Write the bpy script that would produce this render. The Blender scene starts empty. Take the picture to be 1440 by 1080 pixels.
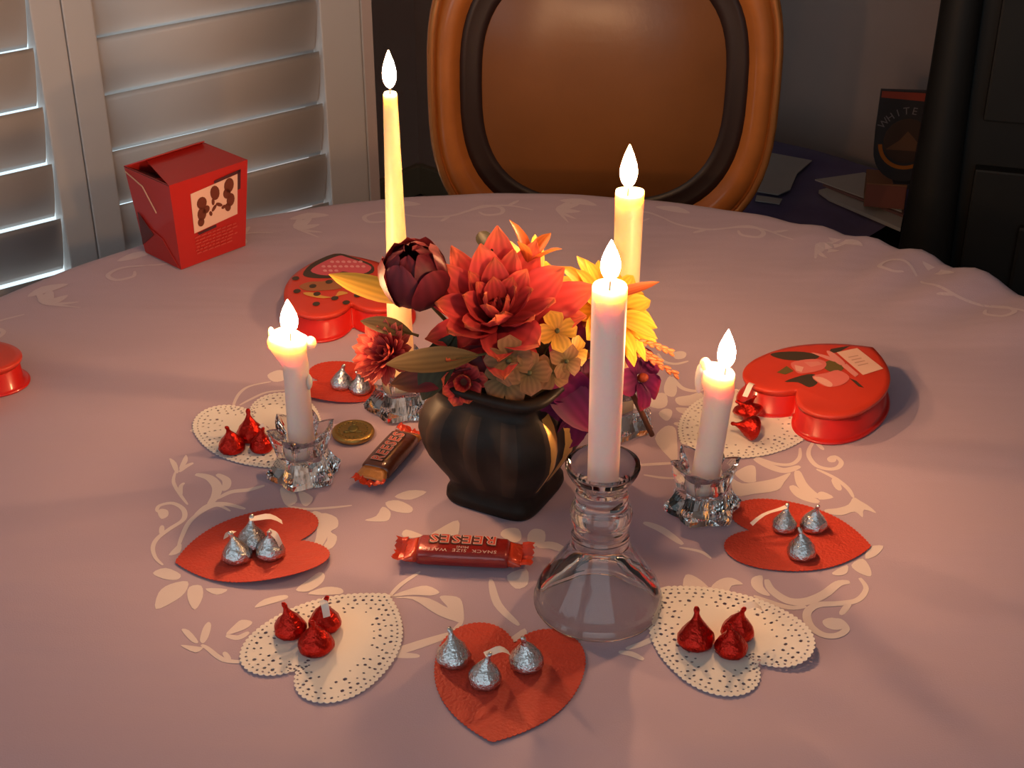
import bpy, bmesh, math, random
from mathutils import Vector, Matrix, noise
PI = math.pi
rnd = random.Random(7)
SC = bpy.context.scene
COL = SC.collection
TT = 0.76                                   # height of the cloth on the table top; the table centre is at x = y = 0

# ---------------------------------------------------------------- camera, world, light, exposure
cam_d = bpy.data.cameras.new('camera'); cam = bpy.data.objects.new('camera', cam_d); COL.objects.link(cam)
cam.location = (0, -0.978, TT + 0.645)
cam.rotation_euler = (PI/2 - math.radians(29.5), 0, 0)
cam_d.sensor_width = 36; cam_d.lens = 52.5; cam_d.clip_start = 0.02
SC.camera = cam
SC.view_settings.view_transform = 'Standard'; SC.view_settings.look = 'None'
SC.view_settings.gamma = 1; SC.view_settings.use_curve_mapping = False
SC.view_settings.exposure = 0.0
SKY = 1.3; SKY_COL = (0.74, 0.92, 1.0)     # an even overcast sky, seen through the shutters
wd = bpy.data.worlds.new('world'); SC.world = wd; wd.use_nodes = True
bg = wd.node_tree.nodes['Background']; bg.inputs[0].default_value = SKY_COL + (1,); bg.inputs[1].default_value = SKY
FLAME = 560.0; FLAME_COL = (1.0, 0.53, 0.24)
cy = SC.cycles
cy.use_denoising = True; cy.max_bounces = 12; cy.transmission_bounces = 12; cy.transparent_max_bounces = 12
cy.sample_clamp_indirect = 3.0; cy.blur_glossy = 0.6

# ---------------------------------------------------------------- helpers
MATS = {}
def mat(name, col=(.5,.5,.5), rough=.6, metal=0., spec=.5, vary=0., vscale=60., bump=0., bscale=200., sss=0., sssr=.01, coat=0., trans=0., ior=1.45, sheen=0., transl=0.):
    if name in MATS: return MATS[name]
    m = bpy.data.materials.new(name); m.use_nodes = True; nt = m.node_tree; N = nt.nodes; L = nt.links
    p = N['Principled BSDF']
    p.inputs['Base Color'].default_value = tuple(col) + (1,)
    p.inputs['Roughness'].default_value = rough; p.inputs['Metallic'].default_value = metal
    p.inputs['Specular IOR Level'].default_value = spec; p.inputs['IOR'].default_value = ior
    p.inputs['Transmission Weight'].default_value = trans
    p.inputs['Coat Weight'].default_value = coat; p.inputs['Sheen Weight'].default_value = sheen
    if sss:
        p.inputs['Subsurface Weight'].default_value = sss; p.inputs['Subsurface Radius'].default_value = (1, .60, .30)
        p.inputs['Subsurface Scale'].default_value = sssr
    tc = N.new('ShaderNodeTexCoord')
    if vary:
        nz = N.new('ShaderNodeTexNoise'); nz.inputs['Scale'].default_value = vscale; nz.inputs['Detail'].default_value = 4
        L.new(tc.outputs['Object'], nz.inputs['Vector'])
        mx = N.new('ShaderNodeMixRGB'); mx.inputs[1].default_value = tuple(max(0, c*(1-vary)) for c in col) + (1,)
        mx.inputs[2].default_value = tuple(min(1, c*(1+vary)) for c in col) + (1,)
        L.new(nz.outputs['Fac'], mx.inputs[0]); L.new(mx.outputs[0], p.inputs['Base Color'])
    if bump:
        nb = N.new('ShaderNodeTexNoise'); nb.inputs['Scale'].default_value = bscale; nb.inputs['Detail'].default_value = 3
        L.new(tc.outputs['Object'], nb.inputs['Vector'])
        b = N.new('ShaderNodeBump'); b.inputs['Strength'].default_value = min(1, bump); b.inputs['Distance'].default_value = .002
        L.new(nb.outputs['Fac'], b.inputs['Height']); L.new(b.outputs[0], p.inputs['Normal'])
    if transl:
        t = N.new('ShaderNodeBsdfTranslucent'); t.inputs[0].default_value = tuple(col) + (1,)
        ms = N.new('ShaderNodeMixShader'); ms.inputs[0].default_value = transl
        out = N['Material Output']
        L.new(p.outputs[0], ms.inputs[1]); L.new(t.outputs[0], ms.inputs[2]); L.new(ms.outputs[0], out.inputs['Surface'])
    MATS[name] = m
    return m
def petal_mat(name, stops, rough=.55, transl=.25, vein=True):
    """colour runs from the base of a petal to its tip (point attribute 't'), with fine veins along it ('s')"""
    if name in MATS: return MATS[name]
    m = bpy.data.materials.new(name); m.use_nodes = True; nt = m.node_tree; N = nt.nodes; L = nt.links
    p = N['Principled BSDF']; p.inputs['Roughness'].default_value = rough; p.inputs['Specular IOR Level'].default_value = .25
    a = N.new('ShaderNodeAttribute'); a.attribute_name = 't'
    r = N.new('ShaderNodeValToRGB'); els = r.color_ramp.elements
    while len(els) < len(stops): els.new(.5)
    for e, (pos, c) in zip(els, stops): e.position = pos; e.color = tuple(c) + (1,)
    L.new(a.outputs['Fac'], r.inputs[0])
    src = r.outputs[0]
    if vein:
        s = N.new('ShaderNodeAttribute'); s.attribute_name = 's'
        k = N.new('ShaderNodeMath'); k.operation = 'SINE'
        k0 = N.new('ShaderNodeMath'); k0.operation = 'MULTIPLY'; k0.inputs[1].default_value = 26
        L.new(s.outputs['Fac'], k0.inputs[0]); L.new(k0.outputs[0], k.inputs[0])
        mr = N.new('ShaderNodeMapRange'); mr.inputs[1].default_value = -1; mr.inputs[2].default_value = 1
        mr.inputs[3].default_value = .78; mr.inputs[4].default_value = 1.0
        L.new(k.outputs[0], mr.inputs[0])
        mu = N.new('ShaderNodeMixRGB'); mu.blend_type = 'MULTIPLY'; mu.inputs[0].default_value = 1
        L.new(src, mu.inputs[1]); L.new(mr.outputs[0], mu.inputs[2]); src = mu.outputs[0]
    L.new(src, p.inputs['Base Color'])
    t = N.new('ShaderNodeBsdfTranslucent'); L.new(src, t.inputs[0])
    ms = N.new('ShaderNodeMixShader'); ms.inputs[0].default_value = transl
    L.new(p.outputs[0], ms.inputs[1]); L.new(t.outputs[0], ms.inputs[2]); L.new(ms.outputs[0], N['Material Output'].inputs['Surface'])
    MATS[name] = m
    return m
def mesh(name, vs, fs, smooth=False, m=None, attrs=None):
    me = bpy.data.meshes.new(name); me.from_pydata([tuple(v) for v in vs], [], fs); me.update()
    if smooth: me.polygons.foreach_set('use_smooth', [True]*len(me.polygons))
    if m: me.materials.append(m)
    for k, vals in (attrs or {}).items():
        a = me.attributes.new(k, 'FLOAT', 'POINT'); a.data.foreach_set('value', vals)
    return me
def link(name, me, parent=None, loc=None, rot=None, scale=None, mtx=None):
    o = bpy.data.objects.new(name, me); COL.objects.link(o)
    if parent: o.parent = parent
    if mtx is not None: o.matrix_local = mtx
    if loc is not None: o.location = loc
    if rot is not None: o.rotation_euler = rot
    if scale is not None: o.scale = scale
    return o
def obj(name, vs, fs, m, parent=None, smooth=False, **kw): return link(name, mesh(name, vs, fs, smooth, m), parent, **kw)
def thing(name, label, cat, loc=(0,0,0), rotz=0, group=None):
    o = bpy.data.objects.new(name, None); COL.objects.link(o); o.empty_display_size = .02
    o.location = loc; o.rotation_euler = (0, 0, rotz)
    return tag(o, label, cat, group)
def tag(o, label, cat, group=None):
    o['label'] = label; o['category'] = cat
    if group: o['group'] = group
    return o
def struct(o): o['kind'] = 'structure'; return o
def lathe(prof, n=40, close=True, star=None):
    """prof: (r, z) bottom to top; r = 0 at an end closes it with a point"""
    vs, fs, rings = [], [], []
    for r, z in prof:
        if r <= 1e-7: rings.append([len(vs)]); vs.append((0,0,z)); continue
        base = len(vs)
        for i in range(n):
            a = 2*PI*i/n; rr = r if star is None else r*star(a, z)
            vs.append((rr*math.cos(a), rr*math.sin(a), z))
        rings.append(list(range(base, base+n)))
    for A, B in zip(rings, rings[1:]):
        if len(A) == 1 and len(B) == 1: continue
        for i in range(n):
            j = (i+1) % n
            if len(A) == 1: fs.append((A[0], B[j], B[i]))
            elif len(B) == 1: fs.append((A[i], A[j], B[0]))
            else: fs.append((A[i], A[j], B[j], B[i]))
    return vs, fs
def box(cx, cy_, cz_, sx, sy, sz, bev=0.):
    bm = bmesh.new(); bmesh.ops.create_cube(bm, size=1)
    for v in bm.verts: v.co = Vector((cx + v.co.x*sx, cy_ + v.co.y*sy, cz_ + v.co.z*sz))
    if bev: bmesh.ops.bevel(bm, geom=list(bm.edges), offset=bev, segments=2, affect='EDGES', profile=.6)
    vs = [v.co.copy() for v in bm.verts]; bm.verts.index_update(); fs = [tuple(v.index for v in f.verts) for f in bm.faces]; bm.free()
    return vs, fs
def join(*parts):
    vs, fs = [], []
    for v, f in parts:
        n = len(vs); vs += list(v); fs += [tuple(i+n for i in q) for q in f]
    return vs, fs
def xf(vf, M): return [M @ Vector(v) for v in vf[0]], vf[1]
def tube(path, rad, n=8, caps=True):
    P = [Vector(p) for p in path]; vs, fs = [], []
    up = Vector((0,0,1))
    for i, p in enumerate(P):
        d = (P[min(i+1, len(P)-1)] - P[max(i-1, 0)]).normalized()
        a = d.cross(up)
        if a.length < .05: a = d.cross(Vector((0,1,0)))
        a.normalize(); b = a.cross(d)
        r = rad[i] if hasattr(rad, '__len__') else rad
        for k in range(n):
            t = 2*PI*k/n; vs.append(p + (a*math.cos(t) + b*math.sin(t))*r)
    for i in range(len(P)-1):
        for k in range(n):
            j = (k+1) % n; fs.append((i*n+k, i*n+j, (i+1)*n+j, (i+1)*n+k))
    if caps: fs.append(tuple(range(n-1, -1, -1))); fs.append(tuple((len(P)-1)*n + k for k in range(n)))
    return vs, fs
def ellipsoid(c, r, n=10, m=6):
    prof = [(math.sin(PI*i/m), -math.cos(PI*i/m)) for i in range(m+1)]; prof[0] = (0,-1); prof[-1] = (0,1)
    vs, fs = lathe(prof, n)
    return [(c[0]+v[0]*r[0], c[1]+v[1]*r[1], c[2]+v[2]*r[2]) for v in vs], fs
def catmull(P, k=4, closed=False):
    P = [Vector((p[0], p[1])) for p in P]; n = len(P); out = []
    for i in range(n if closed else n-1):
        g = (lambda j: P[j % n]) if closed else (lambda j: P[max(0, min(n-1, j))])
        a, b, c, d = g(i-1), g(i), g(i+1), g(i+2)
        for q in range(k):
            t = q/k
            out.append(.5*((2*b) + (c-a)*t + (2*a-5*b+4*c-d)*t*t + (3*b-a-3*c+d)*t*t*t))
    if not closed: out.append(P[-1])
    return out
def plate(poly, z0, z1, inset=0.):
    """an extruded outline (list of 2D points)"""
    n = len(poly); vs = [(p[0], p[1], z0) for p in poly] + [(p[0], p[1], z1) for p in poly]
    fs = [tuple(range(n-1, -1, -1)), tuple(range(n, 2*n))] + [(i, (i+1) % n, n+(i+1) % n, n+i) for i in range(n)]
    return vs, fs
def tri_mesh(name, vf, m, smooth=False):
    """a mesh whose n-gons are cut into triangles (for hollow outlines)"""
    me = mesh(name, vf[0], vf[1], smooth, m)
    bm = bmesh.new(); bm.from_mesh(me); bmesh.ops.triangulate(bm, faces=[f for f in bm.faces if len(f.verts) > 4]); bm.to_mesh(me); bm.free()
    return me
def filled(loops, thick=0., dens=0.):
    """fills 2D loops (the first one is the outline, the others are holes); returns a mesh datablock"""
    cu = bpy.data.curves.new('outline', 'CURVE'); cu.dimensions = '2D'; cu.fill_mode = 'BOTH'; cu.extrude = thick/2
    for lp in loops:
        s = cu.splines.new('POLY'); s.points.add(len(lp)-1); s.use_cyclic_u = True
        for q, p in zip(s.points, lp): q.co = (p[0], p[1], 0, 1)
    o = bpy.data.objects.new('outline', cu); COL.objects.link(o)
    dg = bpy.context.evaluated_depsgraph_get()
    me = bpy.data.meshes.new_from_object(o.evaluated_get(dg))
    bpy.data.objects.remove(o); bpy.data.curves.remove(cu)
    return sliced(me, dens) if dens else me
def sliced(me, dens):
    """cuts a flat mesh into a grid so that it can be bent"""
    bm = bmesh.new(); bm.from_mesh(me)
    xs = [v.co.x for v in bm.verts]; ys = [v.co.y for v in bm.verts]
    for ax, lo, hi in ((0, min(xs), max(xs)), (1, min(ys), max(ys))):
        k = lo + dens
        while k < hi:
            co = Vector((0,0,0)); co[ax] = k; no = Vector((0,0,0)); no[ax] = 1
            bmesh.ops.bisect_plane(bm, geom=bm.verts[:] + bm.edges[:] + bm.faces[:], plane_co=co, plane_no=no); k += dens
    bm.to_mesh(me); bm.free()
    return me
def lettering(text, size, m, name='lettering', align='CENTER', thick=.0, spacing=1.0, offset=0.):
    cu = bpy.data.curves.new(name, 'FONT'); cu.body = text; cu.size = size; cu.align_x = align; cu.align_y = 'CENTER'
    cu.extrude = thick; cu.offset = offset; cu.space_character = spacing; cu.resolution_u = 2
    o = bpy.data.objects.new(name, cu); COL.objects.link(o)
    me = bpy.data.meshes.new_from_object(o.evaluated_get(bpy.context.evaluated_depsgraph_get()))
    bpy.data.objects.remove(o); bpy.data.curves.remove(cu)
    me.name = name; me.materials.clear(); me.materials.append(m)
    return me
def copy_thing(o, label=None):
    c = o.copy(); COL.objects.link(c)
    if label: c['label'] = label
    for ch in list(o.children):
        d = ch.copy(); COL.objects.link(d); d.parent = c; d.matrix_parent_inverse = ch.matrix_parent_inverse
        for g in list(ch.children):
            e = g.copy(); COL.objects.link(e); e.parent = d
    return c
def heart(Ln, hw=.53, n=14):
    """outline with its tip at the origin and its notch at (0, Ln)"""
    def bez(a, b, c, d, k):
        out = []
        for i in range(k):
            t = i/k; q = 1-t
            out.append((q**3*a[0]+3*q*q*t*b[0]+3*q*t*t*c[0]+t**3*d[0], q**3*a[1]+3*q*q*t*b[1]+3*q*t*t*c[1]+t**3*d[1]))
        return out
    R = bez((0,0), (.30,.16), (1.02*hw,.42), (hw,.86), n) + bez((hw,.86), (.96*hw,1.24), (.14,1.33), (0,1.0), n)
    Lf = [(-x, y) for x, y in R[1:]][::-1]
    return [(x*Ln, y*Ln) for x, y in R + [(0,1.0)] + Lf]
def frame2(tip, notch):
    d = Vector((notch[0]-tip[0], notch[1]-tip[1])); return d.length, math.atan2(d.y, d.x) - PI/2
def look_mtx(loc, axis, roll=0):
    """a frame whose z axis points along 'axis'"""
    q = Vector(axis).to_track_quat('Z', 'Y')
    return Matrix.Translation(Vector(loc)) @ q.to_matrix().to_4x4() @ Matrix.Rotation(roll, 4, 'Z')

# ---------------------------------------------------------------- room shell
plaster = mat('plaster', (.62,.47,.42), .85, vary=.05, vscale=8, bump=.15, bscale=350)
ceil_m = mat('ceiling_paint', (.6,.57,.53), .9, vary=.03)
wood_floor = mat('dark_floor', (.06,.035,.022), .45, vary=.35, vscale=14)
white_paint = mat('white_paint', (.66,.60,.57), .38, vary=.03, vscale=20)
base_paint = mat('baseboard_paint', (.42,.35,.24), .5, vary=.05)
ROOM = [(-2.312,-.577), (-.190,1.031), (-.55,2.07), (-.228,2.481), (2.42,.014), (1.7,-2.7), (-1.7,-2.7)]
for nm, z0, z1, m in (('floor', -.06, 0, wood_floor), ('ceiling', 2.45, 2.52, ceil_m)):
    P = ROOM[::-1]
    me = tri_mesh(nm, plate([(x*1.04, y*1.04) for x, y in P], z0, z1), m); struct(link(nm, me))
def wall(name, p, q, m=plaster, hole=None, th=.1, z1=2.45):
    p = Vector(p); q = Vector(q); d = q-p; Ln = d.length; a = math.atan2(d.y, d.x)
    segs = [(0, Ln, 0, z1)]
    if hole:
        u0, u1, h0, h1 = hole
        segs = [(0, u0, 0, z1), (u1, Ln, 0, z1), (u0, u1, 0, h0), (u0, u1, h1, z1)]
    parts = [box((s0+s1)/2, th/2, (e0+e1)/2, s1-s0, th, e1-e0) for s0, s1, e0, e1 in segs if s1-s0 > 1e-4 and e1-e0 > 1e-4]
    vf = join(*parts)
    return struct(obj(name, vf[0], vf[1], m, loc=(p.x, p.y, 0), rot=(0,0,a)))
WT0 = -2.2                                   # the wall with the shutters starts here; the opening is from t = -.392 to .446
wall('wall_left', ROOM[0], ROOM[1], hole=(-.392-WT0, .4465-WT0, .38, 2.12))
wall('wall_inner', ROOM[1], ROOM[2]); wall('wall_far', ROOM[2], ROOM[3]); wall('wall_back', ROOM[3], ROOM[4])
wall('wall_right', ROOM[4], ROOM[5]); wall('wall_front', ROOM[5], ROOM[6], hole=(.4,3.0,.0,2.3)); wall('wall_side', ROOM[6], ROOM[0], hole=(.3,1.95,.5,2.2))  # openings behind and beside the viewer are unseen, added to let daylight in
def along(name, p, q, h, dpt, z, m, off=0.):
    p = Vector(p); q = Vector(q); d = q-p; a = math.atan2(d.y, d.x)
    vf = join(box(d.length/2, -dpt/2-off, z+h/2, d.length-.02, dpt, h, .004))
    return struct(obj(name, vf[0], vf[1], m, loc=(p.x, p.y, 0), rot=(0,0,a)))
along('baseboard_far', ROOM[2], ROOM[3], .075, .018, 0, base_paint)
along('baseboard_back', ROOM[3], ROOM[4], .075, .018, 0, base_paint)
# light finds the added opening behind the viewer and the window more easily with portals (they give no light themselves)
def portal(nm, loc, rot, sx, sy):
    l = bpy.data.lights.new(nm, 'AREA'); l.shape = 'RECTANGLE'; l.size = sx; l.size_y = sy; l.cycles.is_portal = True
    o = bpy.data.objects.new(nm, l); COL.objects.link(o); o.location = loc; o.rotation_euler = rot
portal('opening_portal', (0.0,-2.72,1.15), (-PI/2,0,PI), 2.6, 2.3)

# ---------------------------------------------------------------- window with plantation shutters
WPX, WPY, WA = -.558, .752, math.atan2(.604,.797)
def wbox(t0, t1, y0, y1, z0, z1, bev=.002): return box((t0+t1)/2, (y0+y1)/2, (z0+z1)/2, t1-t0, y1-y0, z1-z0, bev)
wroot = dict(loc=(WPX, WPY, 0), rot=(0,0,WA))
vf = join(wbox(-.392,.4465,.0,.09,.38,.40), wbox(-.392,.4465,.0,.09,2.10,2.12), wbox(-.392,-.378,.0,.09,.4,2.1), wbox(.4445,.4465,.0,.09,.4,2.1,0))
struct(obj('window_1', vf[0], vf[1], white_paint, **wroot))
vf = wbox(-.43,.455,-.035,.0,.355,.38,.004); struct(obj('trim_1', vf[0], vf[1], white_paint, **wroot))
def louver_mesh(w):
    n = 10; pr = []
    for i in range(n): a = 2*PI*i/n; pr.append((.0042*math.sin(a), .040*math.cos(a)))
    vs = [(0, x, z) for x, z in pr] + [(w, x, z) for x, z in pr]
    fs = [tuple(range(n-1,-1,-1)), tuple(range(n, 2*n))] + [(i, (i+1) % n, n+(i+1) % n, n+i) for i in range(n)]
    return mesh('louver', vs, fs, True, white_paint)
LM = {}
SLABEL = ['white shutter panel at the left edge with bright daylight between its louvers', 'white shutter panel standing behind the red carton, louvers nearly shut']
for i, (t0, t1, sl, sr, phi, off) in enumerate(((-.376,.034,.04,.038,15.5,.0), (.034,.444,.038,.062,11.6,-.003))):
    s = thing('shutter_panel', SLABEL[i], 'shutter', (WPX, WPY, 0), WA, 'shutter panels of the window')
    g = .0006
    v = wbox(t0+g, t0+sl, .0,.028,.402,2.098); obj('stile', v[0], v[1], white_paint, s)
    v = wbox(t1-sr, t1-g, .0,.028,.402,2.098); obj('stile', v[0], v[1], white_paint, s)
    v = wbox(t0+sl, t1-sr, .0,.028,.402,.475); obj('rail', v[0], v[1], white_paint, s)
    v = wbox(t0+sl, t1-sr, .0,.028,2.03,2.098); obj('rail', v[0], v[1], white_paint, s)
    w = t1-t0-sl-sr-.0035; key = round(w, 3)
    if key not in LM: LM[key] = louver_mesh(w)
    c = math.cos(math.radians(phi))*.040
    for k in range(21):
        zl = TT + .050 + off + .0725*(k-4)
        if zl - 2*c < .470 or zl > 2.035: continue
        link('louver', LM[key], s, loc=(t0+sl+.0012, .014, zl-c), rot=(math.radians(phi), 0, 0))

# ---------------------------------------------------------------- table and tablecloth
def cz(x, y):
    """height of the cloth over the table top"""
    r = math.hypot(x, y)
    if r < .44: return 0.
    k = min(1, (r-.44)/.14); k = k*k*(3-2*k); a = math.atan2(y, x)
    side = max(0, math.cos(a-math.radians(36)))**14
    w = abs(math.sin(a*23 + 1.5*math.sin(a*7)))**1.6 * .0105*side + .0003*math.sin(a*40) + noise.noise(Vector((x*9, y*9, 0)))*.0007
    return k*w
wood = mat('table_wood', (.09,.04,.018), .4, vary=.3, vscale=20)
tb = thing('dining_table', 'round pedestal dining table hidden under the mauve tablecloth', 'table', (0,0,0))
v, f = lathe([(0,.715),(.59,.715),(.605,.722),(.605,.745),(.598,.752),(0,.752)], 72); obj('tabletop', v, f, wood, tb, True)
v, f = lathe([(0,.04),(.11,.04),(.10,.08),(.05,.16),(.06,.35),(.045,.5),(.09,.66),(.16,.715),(0,.715)], 32); obj('pedestal', v, f, wood, tb, True)
for i in range(4):
    a = PI/4 + i*PI/2
    v, f = tube([(math.cos(a)*r, math.sin(a)*r, z) for r, z in ((.05,.13),(.18,.11),(.30,.05),(.36,.022))], [.035,.032,.026,.022], 10)
    obj('foot', v, f, wood, tb, True)
def cloth_material(name, col, rough, sheen, weave):
    m = mat(name, col, rough, sheen=sheen); nt = m.node_tree; N = nt.nodes; L = nt.links; p = N['Principled BSDF']
    p.inputs['Specular IOR Level'].default_value = .25
    tc = N.new('ShaderNodeTexCoord')
    mp = N.new('ShaderNodeMapping'); mp.inputs['Scale'].default_value = (2.0, 6, 1); mp.inputs['Rotation'].default_value = (0,0,.25)
    L.new(tc.outputs['Object'], mp.inputs[0])
    n1 = N.new('ShaderNodeTexNoise'); n1.inputs['Scale'].default_value = 1.6; n1.inputs['Detail'].default_value = 3; L.new(mp.outputs[0], n1.inputs['Vector'])
    n2 = N.new('ShaderNodeTexNoise'); n2.inputs['Scale'].default_value = 900; L.new(tc.outputs['Object'], n2.inputs['Vector'])
    b1 = N.new('ShaderNodeBump'); b1.inputs['Strength'].default_value = .26; b1.inputs['Distance'].default_value = .02; L.new(n1.outputs['Fac'], b1.inputs['Height'])
    b2 = N.new('ShaderNodeBump'); b2.inputs['Strength'].default_value = weave; b2.inputs['Distance'].default_value = .0006
    L.new(n2.outputs['Fac'], b2.inputs['Height']); L.new(b1.outputs[0], b2.inputs['Normal']); L.new(b2.outputs[0], p.inputs['Normal'])
    return m
cloth = cloth_material('mauve_cloth', (.465,.345,.425), .75, .12, .3)
faint = cloth_material('damask_thread_low_sheen', (.56,.44,.49), .6, .2, .15)  # same thread as the damask, toned down for weak sheen at grazing angles
damask = cloth_material('damask_thread', (.72,.60,.58), .5, .25, .15)
NA = 300; vs = [(0,0,0)]; fs = []
rings = [.02*i for i in range(1, 22)] + [.44 + .0065*i for i in range(1, 24)] + [.596]
for r in rings:
    for i in range(NA):
        a = 2*PI*i/NA; x, y = r*math.cos(a), r*math.sin(a); vs.append((x, y, cz(x, y)))
drop = [(.6030,-.0012),(.6085,-.004),(.6125,-.009),(.6145,-.016),(.6155,-.03),(.616,-.05),(.618,-.08),(.621,-.12),(.624,-.16),(.627,-.20),(.630,-.235)]
for r, z in drop:
    for i in range(NA):
        a = 2*PI*i/NA; k = min(1, -z/.25); fold = math.sin(a*18 + 1.3*math.sin(a*4))*.030*k
        e = cz(.596*math.cos(a), .596*math.sin(a)); rr = r + fold + .02*k
        vs.append((rr*math.cos(a), rr*math.sin(a), z + e*max(0, 1-k*3)))
nr = len(rings) + len(drop)
for i in range(NA): fs.append((0, 1+i, 1+(i+1) % NA))
for q in range(nr-1):
    for i in range(NA):
        j = (i+1) % NA; fs.append((1+q*NA+i, 1+(q+1)*NA+i, 1+(q+1)*NA+j, 1+q*NA+j))
tc_o = tag(obj('tablecloth', vs, fs, cloth, None, True, loc=(0,0,TT)), 'round mauve damask tablecloth with pale woven vines and rippled rim', 'tablecloth')

# woven vines, leaves and blossoms of the damask
PV, PF, PN = [], [], [0]
def stroke(P, w, taper=.35):
    """w: widest breadth in millimetres"""
    Q = catmull(P, 5); n = len(Q); base = len(PV); PN[0] += 1; zk = (.00016 if P[0][0]**2+P[0][1]**2 < .18 else .00035) + PN[0]*1.5e-6
    for i, p in enumerate(Q):
        d = (Q[min(i+1, n-1)] - Q[max(i-1, 0)]).normalized(); t = i/(n-1)
        k = taper + (1-taper)*math.sin(PI*min(1, max(0, t)))**.6
        o = Vector((-d.y, d.x))*w*.0005*k
        for s in (1, -1):
            x, y = p + o*s; PV.append((x, y, cz(x, y)+zk+i*4e-6))
    for i in range(n-1): a = base+2*i; PF.append((a, a+1, a+3, a+2))
def leafy(P):
    Q = catmull(P, 3, True); c = sum(Q, Vector((0,0)))/len(Q); base = len(PV)
    PN[0] += 1; zk = (.00016 if P[0][0]**2+P[0][1]**2 < .18 else .00035) + PN[0]*1.5e-6
    for p in Q: PV.append((p.x, p.y, cz(p.x, p.y)+zk))
    PF.append(tuple(range(base, base+len(Q))))
STROKES = [
([(-.2375,.1154),(-.2382,.131),(-.2359,.147),(-.229,.1582),(-.212,.1658)],3),
([(-.233,.125),(-.2254,.1347),(-.213,.147),(-.1956,.1507)],3),
([(-.2556,.0334),(-.2603,.0282),(-.2643,.0198)],4),
([(-.2674,.0208),(-.266,.0054),(-.2577,-.0116),(-.2488,-.0263)],3),
([(-.2574,.0044),(-.259,-.0017),(-.2562,-.0136)],3.5),
([(-.2508,.0167),(-.2391,.0116),(-.2309,-.0006),(-.2296,-.0146),(-.2325,-.0263)],8),
([(-.2339,.0167),(-.2252,.0085),(-.2235,-.0017),(-.226,-.0067)],7),
([(-.2278,-.0185),(-.2184,-.0087),(-.2051,-.0057),(-.1937,.0004)],5),
([(-.2661,-.0379),(-.2707,-.0341),(-.2699,-.0273),(-.2607,-.0244),(-.2508,-.0331),(-.2483,-.0464),(-.2561,-.0585),(-.263,-.0713),(-.2637,-.0829),(-.2591,-.0952),(-.2521,-.1039)],4),
([(-.2629,-.0539),(-.2609,-.0658)],4),
([(-.2147,-.035),(-.2263,-.0273),(-.2371,-.0369),(-.2433,-.0501),(-.2452,-.0677),(-.2453,-.0838)],4),
([(-.2037,-.0321),(-.2201,-.0254),(-.2328,-.0273),(-.2407,-.0407)],5),
([(-.1517,-.036),(-.1435,-.0464),(-.1412,-.0668),(-.1439,-.0847)],9),
([(-.1716,-.0283),(-.1575,-.0321),(-.1376,-.0302),(-.1227,-.0273)],3),
([(-.0658,-.1116),(-.0786,-.1266),(-.0862,-.1414)],3.5),
([(-.0341,-.1682),(-.0386,-.1774),(-.0418,-.1842)],4),
([(-.0385,-.1804),(-.0573,-.1902),(-.0735,-.1983),(-.0829,-.1997)],8),
([(-.0853,-.1997),(-.0756,-.2034),(-.0613,-.2048)],6),
([(-.2082,-.1931),(-.2033,-.1968),(-.1947,-.2056),(-.1889,-.2092),(-.1797,-.2106),(-.1682,-.2092)],4),
([(-.1918,-.2005),(-.1865,-.2092)],4),
([(-.1932,-.1834),(-.1847,-.1857),(-.1784,-.1797)],5),
([(-.173,-.2206),(-.1659,-.2156),(-.1564,-.2163),(-.1488,-.2213)],5),
([(.1327,.2185),(.1365,.2037),(.1469,.1984),(.159,.2037)],4),
([(.1415,.1748),(.1478,.1557),(.1577,.1495),(.1673,.152)],5),
([(.1359,.0954),(.1457,.092),(.1571,.1036)],7),
([(.0938,.0292),(.1139,.0313),(.1341,.0334)],4),
([(.1042,.0157),(.1179,.0116),(.129,.0105)],3),
([(.2554,.0388),(.2608,.043),(.2643,.0345),(.2599,.0261),(.2521,.024),(.2434,.0292),(.2399,.042),(.242,.0539),(.2491,.0682)],4.5),
([(.2493,.066),(.2534,.0528)],4),
([(.2348,.0561),(.2317,.0409),(.2238,.0313),(.2124,.0313),(.202,.0377),(.1953,.043)],4),
([(.1954,.0398),(.2047,.0292),(.2166,.0219),(.2301,.0282)],8),
([(.2268,.0219),(.2271,.0034),(.2312,-.0087),(.2375,-.0166)],9),
([(.2188,.0004),(.2242,-.0136),(.2362,-.0234)],9),
([(.2425,.024),(.2543,.0116),(.262,-.0037),(.2639,-.0166)],4),
([(.2535,.0105),(.2553,-.0067)],6),
([(.1813,-.1208),(.183,-.1332),(.1926,-.1454),(.2053,-.1462),(.2192,-.1381),(.2315,-.1258),(.2399,-.1242)],8),
([(.1695,-.1397),(.1854,-.1502),(.1947,-.1534),(.2044,-.1518)],5),
([(.248,-.1192),(.25,-.1316),(.2414,-.1446),(.2277,-.1486),(.2126,-.1502),(.2037,-.1589),(.2032,-.1728),(.2101,-.1827),(.2196,-.1834),(.2272,-.1766),(.2246,-.1674),(.2181,-.1682)],6),
([(.2353,-.1478),(.2263,-.1612)],5),
([(.071,-.2005),(.0794,-.2027),(.087,-.2084)],5),
([(.076,-.1975),(.0883,-.1916),(.0969,-.1849)],5),
([(.1979,-.1728),(.1967,-.1879),(.1908,-.2063),(.1843,-.217)],3),
([(.0183,-.0803),(.0288,-.0794),(.0391,-.0865)],9),
([(.1228,-.082),(.1379,-.0874),(.1447,-.0961)],3),
([(.0991,-.0501),(.1117,-.0594),(.1258,-.0785)],7),
([(-.0152,-.1208),(-.0099,-.1494),(.0048,-.1728)],6)]
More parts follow.
